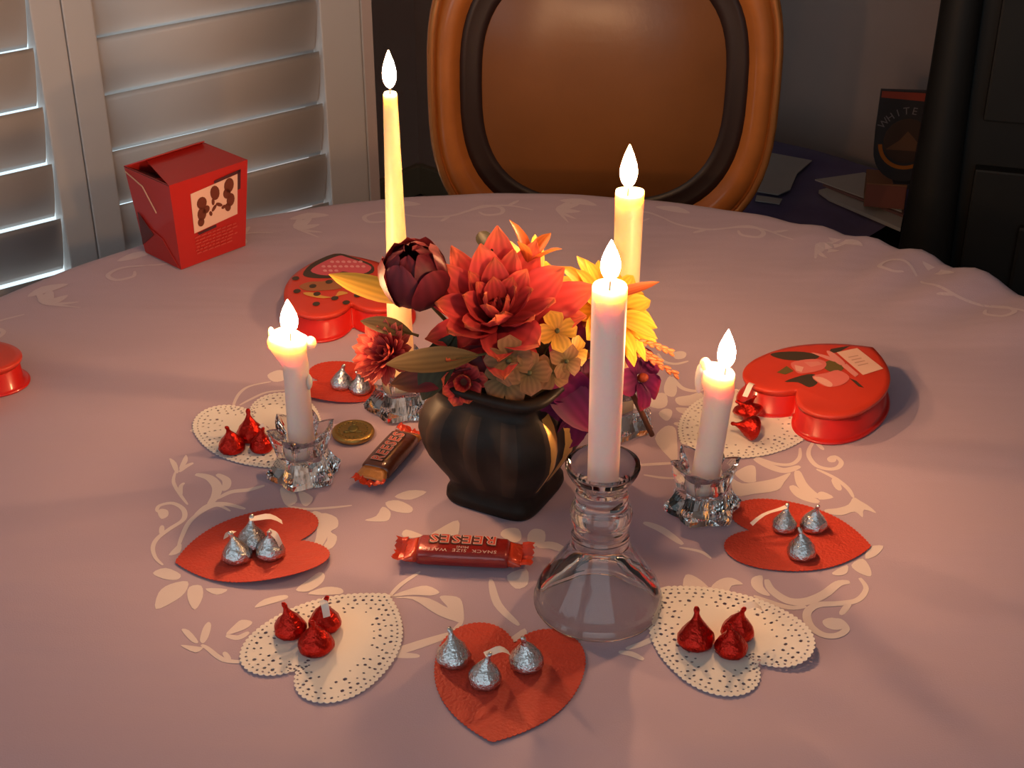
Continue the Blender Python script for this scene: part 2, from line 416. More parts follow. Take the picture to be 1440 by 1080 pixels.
LEAVES = [
[(-.2677,.0828),(-.2591,.0943),(-.248,.0989),(-.2395,.0874),(-.2478,.0806),(-.2596,.0806)],
[(-.249,.1118),(-.2454,.119),(-.2381,.1154),(-.2354,.1024),(-.2396,.0954)],
[(-.2507,.0671),(-.249,.0772),(-.2413,.0806),(-.2398,.0716)],
[(-.2168,.1774),(-.2092,.1865),(-.2019,.1839),(-.2,.1697),(-.2095,.1658)],
[(-.2762,.0398),(-.2692,.0334),(-.2649,.0198),(-.2677,.0198)],
[(-.2641,.0452),(-.2607,.0366),(-.2629,.024),(-.2655,.0261)],
[(-.2694,-.0379),(-.2684,-.0321),(-.2626,-.0341),(-.261,-.0417),(-.2651,-.0455)],
[(-.2446,-.0767),(-.2428,-.0882),(-.2505,-.0918)],
[(-.2574,-.1133),(-.2494,-.1073),(-.2372,-.115),(-.2389,-.1217),(-.2489,-.12)],
[(-.2467,-.1549),(-.2485,-.1365),(-.2425,-.1266),(-.2305,-.1233),(-.23,-.1365),(-.2364,-.147)],
[(-.2195,-.1557),(-.2268,-.143),(-.2282,-.1299),(-.22,-.1283),(-.2166,-.1414)],
[(-.2164,-.1316),(-.2007,-.1324),(-.2071,-.1389)],
[(-.1444,-.0379),(-.133,-.0436),(-.1307,-.0557),(-.1354,-.0622),(-.1299,-.0686),(-.1317,-.082),(-.1419,-.0891),(-.1368,-.0731),(-.1399,-.0548)],
[(-.0908,-.0156),(-.0803,-.0067),(-.0664,-.0087),(-.0779,-.0195)],
[(-.0973,-.0234),(-.0877,-.0205),(-.0762,-.0302),(-.0784,-.0379),(-.0917,-.0341)],
[(-.1112,-.0473),(-.103,-.0417),(-.0991,-.0292),(-.0926,-.036),(-.093,-.0464),(-.0992,-.0492)],
[(-.0613,-.0686),(-.0543,-.0585),(-.0408,-.0473),(-.0402,-.0668),(-.048,-.0704)],
[(-.0808,-.0686),(-.0793,-.0594),(-.0661,-.0668),(-.0633,-.0704)],
[(-.0085,-.0668),(-.0048,-.0585),(.0048,-.0585),(.0069,-.0713),(.0011,-.0758)],
[(.0116,-.0668),(.0165,-.0585),(.0244,-.0622),(.0231,-.0776),(.0131,-.0803)],
[(-.0036,-.1166),(.0102,-.1082),(.0111,-.1266),(.0025,-.1316)],
[(-.0847,-.1406),(-.0713,-.1316),(-.0604,-.1283),(-.051,-.1357),(-.0568,-.1397),(-.0699,-.1389)],
[(-.0841,-.1422),(-.0696,-.1438),(-.0571,-.1557),(-.0489,-.1628),(-.0404,-.1674),(-.0335,-.1697),(-.0335,-.1557),(-.0363,-.143),(-.0444,-.1397),(-.0508,-.1414),(-.0444,-.1534),(-.0577,-.143),(-.0723,-.1406)],
[(-.0218,-.1743),(-.014,-.1743),(-.0077,-.1812),(-.0096,-.1894),(-.0154,-.1827)],
[(-.0062,-.1894),(-.001,-.1857),(.0087,-.1759),(.0096,-.1879),(.0024,-.1939),(-.0038,-.1953)],
[(-.2246,-.1774),(-.2192,-.1781),(-.2107,-.1902),(-.215,-.1902)],
[(-.2101,-.1879),(-.2101,-.1751),(-.2078,-.169),(-.2051,-.1728),(-.2049,-.1849),(-.2071,-.1916)],
[(-.2219,-.1939),(-.2167,-.1939),(-.2093,-.1953),(-.2063,-.1961),(-.2106,-.2012)],
[(-.1933,-.1827),(-.1896,-.1728),(-.1853,-.1667),(-.1776,-.169),(-.1813,-.1766)],
[(-.1785,-.1534),(-.173,-.1438),(-.1597,-.1389),(-.1572,-.143),(-.1687,-.1494)],
[(-.1524,-.1332),(-.1453,-.1217),(-.1382,-.1124),(-.1337,-.1166),(-.1356,-.1266),(-.1437,-.1349)],
[(-.1433,-.1381),(-.1322,-.1299),(-.1205,-.1316),(-.1208,-.1381)],
[(.1463,.2185),(.1538,.2226),(.1586,.2185),(.1557,.2091),(.1478,.2077)],
[(.1398,.1761),(.1441,.1557),(.1401,.1396),(.133,.1433),(.1331,.1582)],
[(.1134,.1286),(.122,.1433),(.1332,.1445),(.1326,.125),(.1242,.119)],
[(.1241,.1106),(.1303,.119),(.136,.1154),(.1337,.1036),(.1291,.0989)],
[(.1411,.1371),(.1539,.142),(.1636,.147),(.1653,.1347),(.1551,.125),(.143,.125)],
[(.1395,.1202),(.1486,.1202),(.1603,.1166),(.1446,.1106)],
[(.1177,.0704),(.1277,.0897),(.1358,.0874),(.1356,.0671),(.1324,.0345),(.1248,.0452)],
[(.1473,.0897),(.1568,.1013),(.1553,.076),(.149,.0671)],
[(.2539,.0398),(.2587,.0441),(.2613,.0398),(.2592,.0345),(.2546,.0345)],
[(.1942,.0271),(.1888,.0292),(.1799,.0219),(.1764,.0167),(.1827,.0054),(.1911,.0054),(.1924,.0105)],
[(.1728,.0105),(.1802,.0034),(.1928,.0054),(.2075,.0105),(.2212,.0188),(.214,.0054),(.2066,-.0067),(.1876,-.0116),(.1735,-.0136)],
[(.2369,-.0195),(.2485,-.0166),(.2422,-.0087),(.2374,-.0107)],
[(.2639,-.0166),(.2684,-.0215),(.2739,-.0292),(.2769,-.0379),(.2687,-.0331),(.2655,-.0436),(.2611,-.036),(.2499,-.0407),(.2396,-.0379),(.2389,-.0331),(.2485,-.0312),(.2581,-.0263)],
[(.2623,-.082),(.2732,-.0803),(.266,-.0918),(.2568,-.0961)],
[(.245,-.1039),(.2548,-.0961),(.2579,-.1082),(.256,-.1175),(.2487,-.1133)],
[(.2293,-.1133),(.2419,-.1039),(.24,-.1133),(.2338,-.1166)],
[(.1714,-.1192),(.1789,-.1166),(.1776,-.1291),(.181,-.1397),(.1739,-.1373),(.1696,-.1283)],
[(.2129,-.1674),(.2198,-.1643),(.2259,-.1682),(.2254,-.1759),(.2183,-.1774),(.2132,-.1736)],
[(.1241,-.1158),(.1315,-.1183),(.1388,-.1299),(.1393,-.1381),(.1218,-.1332)],
[(.1408,-.1299),(.1484,-.1208),(.1567,-.1192),(.1638,-.1266),(.1556,-.1283),(.1508,-.1381),(.1435,-.1365)],
[(-.1805,-.0027),(-.1706,-.0067),(-.1654,-.0215),(-.1722,-.0283),(-.1781,-.0166)],
[(-.1661,-.0067),(-.1539,-.0166),(-.1569,-.0283),(-.1618,-.0244)]]
for P, w in STROKES: stroke(P, w)
for P in LEAVES: leafy(P)
link('woven_pattern', tri_mesh('woven_pattern', (PV, PF), damask), tc_o)['kind'] = 'stuff'
PV.clear(); PF.clear(); PN[0] = 0
def polar(r, a): return (r*math.cos(a), r*math.sin(a))
for k in range(12):                                   # running scrolls along the rim
    a0 = math.radians(30*k + 9)
    def pa(pts): return [polar(.552 + dr, a0 + da) for da, dr in pts]
    stroke(pa([(-.20,.0),(-.15,.012),(-.09,.006),(-.03,-.012),(.03,-.010),(.06,.0)]), 4.5)
    for s in (1, -1):
        stroke(pa([(s*.06+.0,.0 if s > 0 else -.004),(s*.10,.012),(s*.135,.006),(s*.135,-.010),(s*.105,-.014),(s*.09,-.004)]), 5)
    stroke(pa([(-.03,-.012),(-.01,-.026)]), 5); stroke(pa([(-.15,.012),(-.17,.027)]), 5)
    for q in range(5):
        b = -.9 + q*.45
        leafy(pa([(-.245,.0),(-.245+.012*math.cos(b)*1.2-.02,.012*math.sin(b*1.6)+.007), (-.245-.050*math.cos(b), .034*math.sin(b*1.5)), (-.245-.018*math.cos(b)-.004,.012*math.sin(b*1.6)-.007)]))
    leafy(pa([(.20,.020),(.235,.036),(.275,.028),(.24,.020)])); leafy(pa([(.02,.024),(.05,.037),(.09,.030),(.06,.022)]))
link('woven_border', tri_mesh('woven_border', (PV, PF), faint), tc_o)['kind'] = 'stuff'

# ---------------------------------------------------------------- dining chair behind the table
frame_w = mat('golden_brown_wood', (.40,.125,.026), .3, vary=.25, vscale=25, coat=.35)
dark_w = mat('dark_brown_wood', (.10,.035,.016), .3, vary=.3, vscale=25, coat=.3)
leather = mat('brown_leather', (.20,.072,.020), .33, vary=.22, vscale=11, bump=.12, bscale=90)
ch = thing('dining_chair', 'wooden dining chair with rounded golden frame and brown leather back', 'chair', (.112, .80, 0), math.radians(-2))
def sup(a, b, n, cz_, k=64):
    out = []
    for i in range(k):
        t = 2*PI*i/k; c, s = math.cos(t), math.sin(t)
        out.append((a*abs(c)**(2/n)*(1 if c >= 0 else -1), cz_ + b*abs(s)**(2/n)*(1 if s >= 0 else -1)))
    return out
def ring_frame(o, i, prof):
    """sweeps prof [(k, y)] (k = 0 outer ... 1 inner) between two outlines in the x-z plane"""
    n = len(o); vs, fs = [], []
    for k, y in prof:
        for p, q in zip(o, i): vs.append((p[0]+(q[0]-p[0])*k, y, p[1]+(q[1]-p[1])*k))
    m = len(prof)
    for a in range(m):
        for b in range(n):
            fs.append((a*n+b, a*n+(b+1) % n, ((a+1) % m)*n+(b+1) % n, ((a+1) % m)*n+b))
    return vs, fs
BZ = TT + .060
oo, ii = sup(.216,.215,3.0,BZ), sup(.176,.175,2.8,BZ)
v, f = ring_frame(oo, ii, [(0,.012),(0,-.010),(.06,-.018),(.16,-.018),(.22,-.011),(.28,-.011),(.36,-.021),(.62,-.027),(.86,-.022),(.92,-.012),(1,-.010),(1,.012)])
obj('back_frame', v, f, frame_w, ch, True)
ob, ib = sup(.2085,.2075,3.0,BZ), sup(.2035,.2025,3.0,BZ)
v, f = ring_frame(sup(.2135,.2125,3.0,BZ), sup(.2055,.2045,3.0,BZ), [(0,-.017),(0,-.020),(.5,-.0215),(1,-.020),(1,-.017)])
obj('beading', v, f, mat('gilt_bead', (.50,.20,.06), .25, .6), ch, True)['label'] = 'thin gilt bead along the outer frame'
vs, fs = [], []
for k in range(9):
    s = 1 - k/8*.999
    for p in sup(.150*s,.149*s,2.8 if s > .4 else 2.4,BZ): vs.append((p[0], -.005 - .022*(1-s**3.2), p[1]))
for a in range(8):
    for b in range(64): fs.append((a*64+b, a*64+(b+1) % 64, (a+1)*64+(b+1) % 64, (a+1)*64+b))
obj('back_panel', vs, fs, leather, ch, True)
v, f = ring_frame(sup(.177,.176,2.8,BZ), sup(.149,.148,2.8,BZ), [(0,-.010),(.3,-.0075),(.7,-.0055),(1,-.0065),(1,.002),(0,.002)]); obj('panel_border', v, f, mat('dark_leather', (.020,.008,.006), .4, vary=.2, vscale=20), ch, True)['label'] = 'dark leather border inside the frame'
v, f = xf(lathe([(0,0),(.174,0),(.174,.004),(0,.004)], 48), Matrix.Translation((0,.006,BZ)) @ Matrix.Rotation(-PI/2,4,'X')); obj('back_board', v, f, dark_w, ch)
for s in (1,-1):
    v, f = tube([(s*.150,.004,.645),(s*.155,.0,.56),(s*.165,-.01,.45),(s*.172,.02,.25),(s*.178,.06,.0)], [.016,.018,.02,.018,.014], 10); obj('leg', v, f, frame_w, ch, True)
    v, f = tube([(s*.20,-.42,.42),(s*.20,-.425,.2),(s*.195,-.42,.0)], [.022,.018,.012], 10); obj('leg', v, f, frame_w, ch, True)
v, f = box(0,-.215,.425,.43,.46,.06,.012); obj('seat_frame', v, f, frame_w, ch, True)
v, f = box(0,-.215,.468,.41,.44,.045,.02); obj('seat', v, f, leather, ch, True)

# ---------------------------------------------------------------- dark hutch on the right
hut = mat('blackened_wood', (.0065,.0058,.0052), .6, spec=.25, vary=.3, vscale=18)
hx, hy = .490, .745
h = thing('hutch', 'tall nearly black wooden hutch with panelled doors beyond the table', 'cabinet', (hx, hy, 0), math.radians(-16))
v, f = box(.36,.24,1.04,.66,.44,2.08,.004); obj('body', v, f, hut, h)
v, f = box(.36,.24,.05,.72,.49,.10,.006); obj('plinth', v, f, hut, h)
v, f = box(.36,.24,2.10,.74,.50,.05,.01); obj('cornice', v, f, hut, h)
v, f = tube([(.030,.012,z) for z in (.1,.35,.62,.70,.78,.86,1.0,1.4,1.8,2.07)], [.034,.034,.033,.030,.027,.025,.023,.022,.022,.024], 14); obj('corner_post', v, f, hut, h, True)
for x0, x1 in ((.07,.36),(.365,.655)):
    for z0, z1 in ((.12,.74),(.80,2.04)):
        d = obj('door', *box((x0+x1)/2,.012,(z0+z1)/2,x1-x0-.008,.02,z1-z0,.003), hut, h)
        v, f = join(box((x0+x1)/2,-.001,(z0+z1)/2,x1-x0-.13,.012,z1-z0-.13,.005)); obj('panel', v, f, hut, d)
        v, f = ellipsoid((x1-.03 if x0 < .2 else x0+.03, -.008, z0+.30), (.011,.012,.011)); obj('knob', v, f, mat('aged_brass', (.05,.035,.015), .4, .8), d, True)

# ---------------------------------------------------------------- low bench with a purple cloth and papers
purple = mat('purple_cloth', (.085,.055,.17), .85, vary=.2, vscale=30, sheen=.2)
BH = TT - .285
bx, by, ba = .385, 1.39, math.atan2(-.66,.75)
bench = thing('storage_bench', 'low dark storage bench behind the table under a purple cloth', 'bench', (bx, by, 0), ba)
v, f = box(0,0,BH/2+.02,.54,.27,BH-.05,.004); obj('body', v, f, hut, bench)
v, f = box(0,0,BH-.012,.58,.30,.02,.003); obj('bench_top', v, f, hut, bench)
for sx in (-1,1):
    for sy in (-1,1): v, f = box(sx*.24,sy*.10,.022,.05,.05,.045); obj('leg', v, f, hut, bench)
vs, fs = [], []
NX, NY = 60, 22
for i in range(NX+1):
    for j in range(NY+1):
        x = -.30 + .60*i/NX; s = -.16 + .48*j/NY        # s runs over the top and down the front
        wv = .008*noise.noise(Vector((x*11, s*11, 3)))
        if s < .155: vs.append((x, -s*-1*-1, BH+.003+max(0, wv*.8)))
        else: vs.append((x, -.157-.006*math.sin(x*44)*min(1,(s-.155)*8)-.004-abs(wv), BH+.003-(s-.155)-.02*math.sin(x*13)*(s-.155)*2))
for i in range(NX):
    for j in range(NY): a = i*(NY+1)+j; fs.append((a, a+NY+1, a+NY+2, a+1))
tag(obj('bench_cloth', vs, fs, purple, None, True, loc=(bx, by, 0), rot=(0,0,ba)), 'dark purple cloth draped over the low bench by the hutch', 'cloth')
paper = mat('grey_paper', (.45,.42,.40), .8, vary=.06, vscale=30)
def sheet(name, P, z, label, cat, m=paper, th=.002):
    z0 = z - TT; c = sum((Vector(p) for p in P), Vector((0,0)))/len(P)
    o = link(name, tri_mesh(name, plate([(p[0]-c.x, p[1]-c.y) for p in P], 0, th), m), loc=(c.x, c.y, z)); return tag(o, label, cat)
sheet('paper_bag', [(.4445,1.4556),(.5103,1.4185),(.4751,1.3597),(.4516,1.2879),(.4287,1.2668),(.3965,1.2818)], TT-.276, 'white curved paper bag lying on purple cloth behind the chair', 'paper')
sheet('envelope', [(.3952,1.2711),(.4342,1.2561),(.4264,1.2355),(.3899,1.2502)], TT-.279, 'thin white envelope under the curved paper bag', 'envelope')
o = sheet('magazine', [(.4967,1.2807),(.5267,1.2989),(.6126,1.1872),(.5944,1.1265),(.508,1.2478)], TT-.278, 'white magazine at the bottom of the paper pile beside the hutch', 'magazine', th=.006)
o = sheet('newspaper', [(.5053,1.2944),(.5349,1.3099),(.6186,1.2082),(.6066,1.1656)], TT-.271, 'folded newspaper with a red edge in the middle of the pile', 'newspaper', mat('red_edge_paper', (.20,.10,.095), .8), th=.004)
o = sheet('letter', [(.4943,1.3067),(.5808,1.3381),(.6314,1.2669),(.6056,1.1735)], TT-.266, 'white letter sheet on top of the paper pile beside the hutch', 'paper', th=.002)
kraft = mat('kraft_card', (.26,.12,.065), .8, vary=.12, vscale=40)
KX = 1.12
kb = thing('card_box', 'small brown card box on the papers under the shield badge', 'box', ((.5863,1.18,.5373)[0], 1.215, TT-.264), math.radians(-12))
v, f = box(0,0,.020,.062,.06,.040,.0015); obj('carton_body', v, f, kraft, kb)
v, f = box(0,-.0308,.020,.060,.0012,.036); obj('label', v, f, mat('kraft_red', (.25,.085,.065), .8), kb)
bp = (.6046,1.2,.5668)
bd = thing('shield_badge', 'dark shield badge with arched lettering and an orange arc, by the hutch', 'badge', (bp[0], 1.20, TT-.2235), math.radians(-6))
def shield(w, h, r0=.5, n=14):
    P = [(-w, h), (w, h), (w*1.02, h*.55)]
    for i in range(n+1):
        a = -PI*i/n; P.append((w*math.cos(a), w*1.05+w*1.05*math.sin(a)))
    P.append((-w*1.02, h*.55)); return P
RX = Matrix.Rotation(PI/2, 4, 'X')
navy = mat('badge_navy', (.035,.035,.045), .5)
me = tri_mesh('plaque', xf(plate(shield(.047,.145), -.004, .004), RX), navy); link('plaque', me, bd)
def arc_band(cx, cy_, r0, r1, a0, a1, y, m, nm, n=20):
    vs = []; fs = []
    for i in range(n+1):
        a = a0+(a1-a0)*i/n
        for r in (r0, r1): vs.append((cx+r*math.cos(a), y, cy_+r*math.sin(a)))
    fs = [(2*i, 2*i+1, 2*i+3, 2*i+2) for i in range(n)]
    return obj(nm, vs, fs, m, bd)
arc_band(0,.062,.036,.042,PI*1.02,PI*1.98,-.0046,mat('badge_orange',(.42,.14,.02),.5),'orange_arc')
v, f = ellipsoid((0,-.0042,.066),(.035,.0006,.036),24,8); obj('scene_disc', v, f, mat('badge_brown',(.06,.035,.03),.6), bd)
vs = [(-.030,-.0052,.052),(.030,-.0052,.050),(.012,-.0052,.070),(.0,-.0052,.082),(-.010,-.0052,.068)]
obj('hill', vs, [(0,1,2,3,4)], mat('badge_hill',(.15,.075,.045),.7), bd)
vs = [(-.046,-.0046,.134),(.046,-.0046,.128),(.046,-.0046,.142),(-.046,-.0046,.144)]
obj('red_band', vs, [(0,1,2,3)], mat('badge_red',(.35,.06,.04),.5), bd)
lm = mat('badge_letters', (.22,.20,.23), .6)
for i, c in enumerate('WHITE LU'):
    if c == ' ': continue
    a = PI/2 + (3.5-i)*.27
    me = lettering(c, .016, lm, 'letter')
    link('letter', me, bd, mtx=Matrix.Translation((.046*math.cos(a), -.0050, .064+.050*math.sin(a))) @ Matrix.Rotation(PI/2,4,'X') @ Matrix.Rotation(a-PI/2,4,'Z'))
v, f = box(.012,.0,-.004,.05,.03,.008,.001); obj('foot', v, f, navy, bd)


# ---------------------------------------------------------------- candles, flames and glass holders
glass = mat('clear_glass', (1,1,1), .02, trans=1, ior=1.48)
wax = mat('ivory_wax', (.74,.60,.54), .45, sss=1, sssr=.022)
yellow_wax = mat('yellow_wax', (.80,.57,.33), .42, sss=1, sssr=.022)
wick_m = mat('charred_wick', (.02,.015,.012), .9)
def flame_mat(k):
    m = bpy.data.materials.new('flame'); m.use_nodes = True
    N = m.node_tree.nodes; N.remove(N['Principled BSDF']); e = N.new('ShaderNodeEmission'); e.inputs[0].default_value = FLAME_COL + (1,); e.inputs[1].default_value = FLAME*k
    m.node_tree.links.new(e.outputs[0], N['Material Output'].inputs['Surface']); return m
def flame(parent, x, y, z, h, r, k=1.):
    """a teardrop of burning gas above the wick"""
    pr = [(0,0)] + [(r*math.sin(PI*(t**.78))**.85*(1-.35*t), h*t) for t in (.05,.12,.2,.3,.42,.55,.68,.8,.9,.96)] + [(0,h)]
    v, f = lathe(pr, 18); obj('flame', v, f, flame_mat(k), parent, True, loc=(x, y, z+.0028))
    v, f = tube([(0,0,-.006),(.0002,0,.003),(.0012,0,.008)], .0008, 6); obj('wick', v, f, wick_m, parent, loc=(x, y, z))
def body(rings, n=32):
    """rings of (centre x, centre y, z, radius, lobe function or None)"""
    vs, fs = [], []
    for cx, cy_, z, r, lf in rings:
        for i in range(n):
            a = 2*PI*i/n; rr = r*(lf(a) if lf else 1); zz = z
            if isinstance(z, tuple): zz = z[0] + z[1](a)
            vs.append((cx+rr*math.cos(a), cy_+rr*math.sin(a), zz))
    m = len(rings)
    for q in range(m-1):
        for i in range(n): fs.append((q*n+i, q*n+(i+1) % n, (q+1)*n+(i+1) % n, (q+1)*n+i))
    fs.append(tuple(range(n-1,-1,-1))); fs.append(tuple((m-1)*n+i for i in range(n)))
    return vs, fs
def star_holder(loc, rz, label, sc=1.0, rs=.0122):
    o = thing('star_candle_holder', label, 'candle holder', (loc[0], loc[1], TT+.0006), rz, 'star shaped glass candle holders')
    vs, fs = [], []; n = 60
    prof = [(.023,0,.10),(.0265,.0022,.22),(.0262,.007,.30),(.0215,.0135,.26),(.0188,.0205,.16),(.0202,.028,.20),(.0222,.0355,.24),(.0232,.0405,.26),(.0234,.0425,.30),
            (.0208,.0415,.24),(.0175,.0385,.14),(.0132,.0345,.03),(rs,.031,0),(rs,.021,0)]
    for r, z, am in prof:
        for i in range(n):
            a = 2*PI*i/n; t = abs(((a*6/(2*PI)) % 1)*2-1); k = 1 + am*(t-.5)*1.0
            zz = z + (.006*(t-.45) if z > .040 else 0)
            vs.append((sc*r*k*math.cos(a), sc*r*k*math.sin(a), zz))
    m = len(prof)
    for q in range(m-1):
        for i in range(n): fs.append((q*n+i, q*n+(i+1) % n, (q+1)*n+(i+1) % n, (q+1)*n+i))
    fs.append(tuple(range(n-1,-1,-1))); fs.append(tuple((m-1)*n+i for i in range(n)))
    obj('glass_body', vs, fs, glass, o)
    return o

# tall clear candlestick in front
fx, fy = (.0599,-.1478,.76)[:2]
cs = thing('glass_candlestick', 'clear glass candlestick with bell base and ringed stem in front of the vase', 'candle holder', (fx, fy, TT+.0006))
pr = [(0,.0455),(.006,.0445),(.0115,.0395),(.0165,.0325),(.0215,.0265),(.0265,.0205),(.0310,.0148),(.0352,.0090),(.0380,.0042),(.0395,.0008),(.0410,0),(.0435,.0),(.0448,.002),(.0448,.0052),(.0425,.0066),(.0432,.0092),(.0430,.0125),(.0405,.018),(.036,.025),(.031,.0325),(.0265,.0395),(.0225,.046),(.0200,.051),(.0192,.0545),
      (.0200,.058),(.0186,.0605),(.0178,.063),(.0192,.068),(.0208,.0725),(.0212,.0765),(.0200,.0810),(.0176,.0845),(.0168,.087),(.0180,.0895),(.0180,.092),(.0168,.0945),(.0172,.098),(.0205,.1035),(.0240,.1100),(.0250,.1130),(.0246,.1150),(.0232,.1145),(.0200,.1080),(.0150,.1030),(.0113,.1010),(.0111,.094),(.0,.0935)]
v, f = lathe(pr, 56); obj('glass_body', v, f, glass, cs, True)
CAND = 'lit candles on the table'
c1 = thing('taper_candle', 'lit ivory candle standing in the tall glass candlestick in front', 'candle', (fx+.0004, fy, TT), 0, CAND)
rg = [(0,0,.0945,.0096,None),(0,0,.0955,.0104,None),(0,0,.16,.0107,None),(0,0,.235,.0111,None),(0,0,.2435,.0111,None),(0,0,.2452,.0105,None),(0,0,.2440,.0085,None),(0,0,.2415,.0050,None)]
v, f = body(rg, 36); obj('wax_body', v, f, wax, c1, True); flame(c1, 0,0,.2455,.0275,.0072,.76)

# short candle in a star holder, left
lx, ly = (-.1644,.0157,.76)[:2]
star_holder((lx, ly), .35, 'star shaped glass holder left of the gold coin, under the dripping candle')
c2 = thing('candle', 'short lit candle with a spread melted top, left of the vase', 'candle', (lx, ly, TT), 0, CAND)
lobe = lambda a: 1 + .22*math.cos(a-PI) + .10*math.cos(2*a) + .07*math.cos(3*a+.6)
rg = [(0,0,.0225,.0100,None),(0,0,.03,.0104,None),(0,0,.07,.0098,None),(0,0,.087,.0096,None),(.0,0,.100,.0100,None),(-.0018,0,.110,.0122,lambda a: 1+.12*math.cos(a-PI)),
      (-.0022,0,.117,.0132,lobe),(-.002,0,.1215,.0138,lobe),(-.0015,0,(.1240, lambda a: .0016*math.cos(a-PI)+.0008*math.cos(3*a)),.0130,lobe),(-.001,0,(.1245, lambda a: .0015*math.cos(a-PI)),.0118,lobe),(-.001,0,.1215,.0085,None),(-.001,0,.120,.0040,None)]
v, f = body(rg, 36); obj('wax_body', v, f, wax, c2, True)
for c, r in (((.0090,-.002,.086),(.0034,.0034,.0070)),((.0128,.0,.1185),(.0045,.005,.0050)),((-.0165,.001,.1265),(.0022,.0030,.0046))):
    v, f = ellipsoid(c, r, 12, 8); obj('wax_drip', v, f, wax, c2, True)
flame(c2, -.002,0,.1240,.0280,.0076,1.15)

# short candle in a star holder, right
rx, ry = (.1448,-.0341,.76)[:2]
star_holder((rx, ry), .1, 'star shaped glass holder beside the red paper heart on the right')
c3 = thing('candle', 'short leaning lit candle with a hanging wax drip, right of the vase', 'candle', (rx, ry, TT), 0, CAND)
ln = lambda z: .075*(z-.022)
rg = [(ln(z), 0, z, r, None) for z, r in ((.0225,.0104),(.03,.0108),(.06,.0104),(.09,.0104),(.105,.0112))]
rg += [(ln(.112)-.001,0,.114,.0124,lambda a: 1+.16*math.cos(a-PI)),(ln(.12)-.0012,0,.1195,.0128,lambda a: 1+.2*math.cos(a-PI)),(ln(.12)-.0008,0,(.1222,lambda a: .0022*math.cos(a-PI)),.0120,lambda a: 1+.2*math.cos(a-PI)),(ln(.12),0,.1205,.0085,None),(ln(.12),0,.1185,.0040,None)]
v, f = body(rg, 36); obj('wax_body', v, f, wax, c3, True)
for c, r in (((ln(.12)-.0165,-.0015,.1165),(.0034,.0036,.0125)),((ln(.12)-.0130,0,.1275),(.0040,.0040,.0050)),((ln(.12)-.0120,-.002,.120),(.0045,.004,.0045))):
    v, f = ellipsoid(c, r, 12, 8); obj('wax_drip', v, f, wax, c3, True)
flame(c3, ln(.12)+.002,0,.1215,.0315,.0076,.70)

# two tall candles behind the flowers
qx, qy = (.0903,.0897,.76)[:2]
star_holder((qx, qy), .5, 'star shaped glass holder mostly hidden behind the tall front candle')
c4 = thing('taper_candle', 'tall lit cream candle farther back, to the right behind the flowers', 'candle', (qx, qy, TT), 0, CAND)
rg = [(0,0,.0225,.0100,None),(0,0,.03,.0104,None),(0,0,.12,.0104,None),(0,0,.19,.0110,None),(0,0,.2085,.0112,None),(0,0,(.2105,lambda a: .0006*math.cos(2*a)),.0108,None),(0,0,.2095,.0088,None),(0,0,.2065,.0050,None)]
v, f = body(rg, 36); obj('wax_body', v, f, yellow_wax, c4, True); flame(c4, -.0015,0,.2105,.0350,.0078,1.3)
px_, py_ = (-.0929,.1214,.76)[:2]
star_holder((px_, py_), .2, 'star shaped glass holder under the flowers, left behind the vase', 1.12)
c5 = thing('taper_candle', 'tallest candle, a slender yellow taper rising behind the dark red bud', 'candle', (px_, py_, TT), 0, CAND)
rg = [(0,0,.0225,.0112,None),(0,0,.03,.0114,None),(0,0,.10,.0100,None),(0,0,.15,.0083,None),(0,0,.21,.0069,None),(0,0,.272,.0056,None),(0,0,.2765,.0054,None),(0,0,.2780,.0046,None),(0,0,.2765,.0025,None)]
v, f = body(rg, 32); obj('wax_body', v, f, yellow_wax, c5, True); flame(c5, 0,0,.2785,.030,.0062,1.7)

# ---------------------------------------------------------------- vase
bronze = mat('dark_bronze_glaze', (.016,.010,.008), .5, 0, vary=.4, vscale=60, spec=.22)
gold = mat('rubbed_gold_and_glint', (.62,.36,.10), .42, .6, vary=.35, vscale=70)
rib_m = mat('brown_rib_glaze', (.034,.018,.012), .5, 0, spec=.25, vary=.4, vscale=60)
vx, vy = -.005, -.005
vase = thing('flower_vase', 'dark square vase with ribbed bulging sides and rubbed gold with a painted candle glint', 'vase', (vx, vy, TT+.0006), -.483)
def sq_ring(h, z, rib, rnd_=.30, n=96, inset=0):
    out = []
    for i in range(n):
        a = 2*PI*(i+.5)/n; c, s = math.cos(a), math.sin(a); p = 5.0
        k = 1/((abs(c)**p + abs(s)**p)**(1/p)); x, y = k*c, k*s
        u = y if abs(x) > abs(y) else x                      # runs along the face
        d = 1 + (rib*math.cos(u*PI*3.5) - rib*.4) * (1 if abs(u) < .9 else .3)
        out.append((x*h*d, y*h*d, z))
    return out
prof = [(.030,0,0),(.0372,0,0),(.0385,.003,0),(.0380,.008,0),(.0348,.012,0),(.0366,.020,.012),(.0415,.033,.028),(.0460,.046,.034),(.0480,.058,.036),(.0472,.068,.034),(.0440,.077,.026),(.0395,.0845,.012),(.0368,.0895,0),(.0385,.094,0),(.0450,.0985,0),(.0480,.1025,0),(.0476,.106,0),(.0440,.1065,0),(.036,.102,0),(.033,.095,0),(.032,.088,0)]
n = 96; vs, fs, mi = [], [], []
for hh, z, rib in prof: vs += sq_ring(hh*(1 + .17*min(1, max(0, (z-.012)/.03))*(.8 if z > .08 else 1)), z*1.06, rib, n=n)
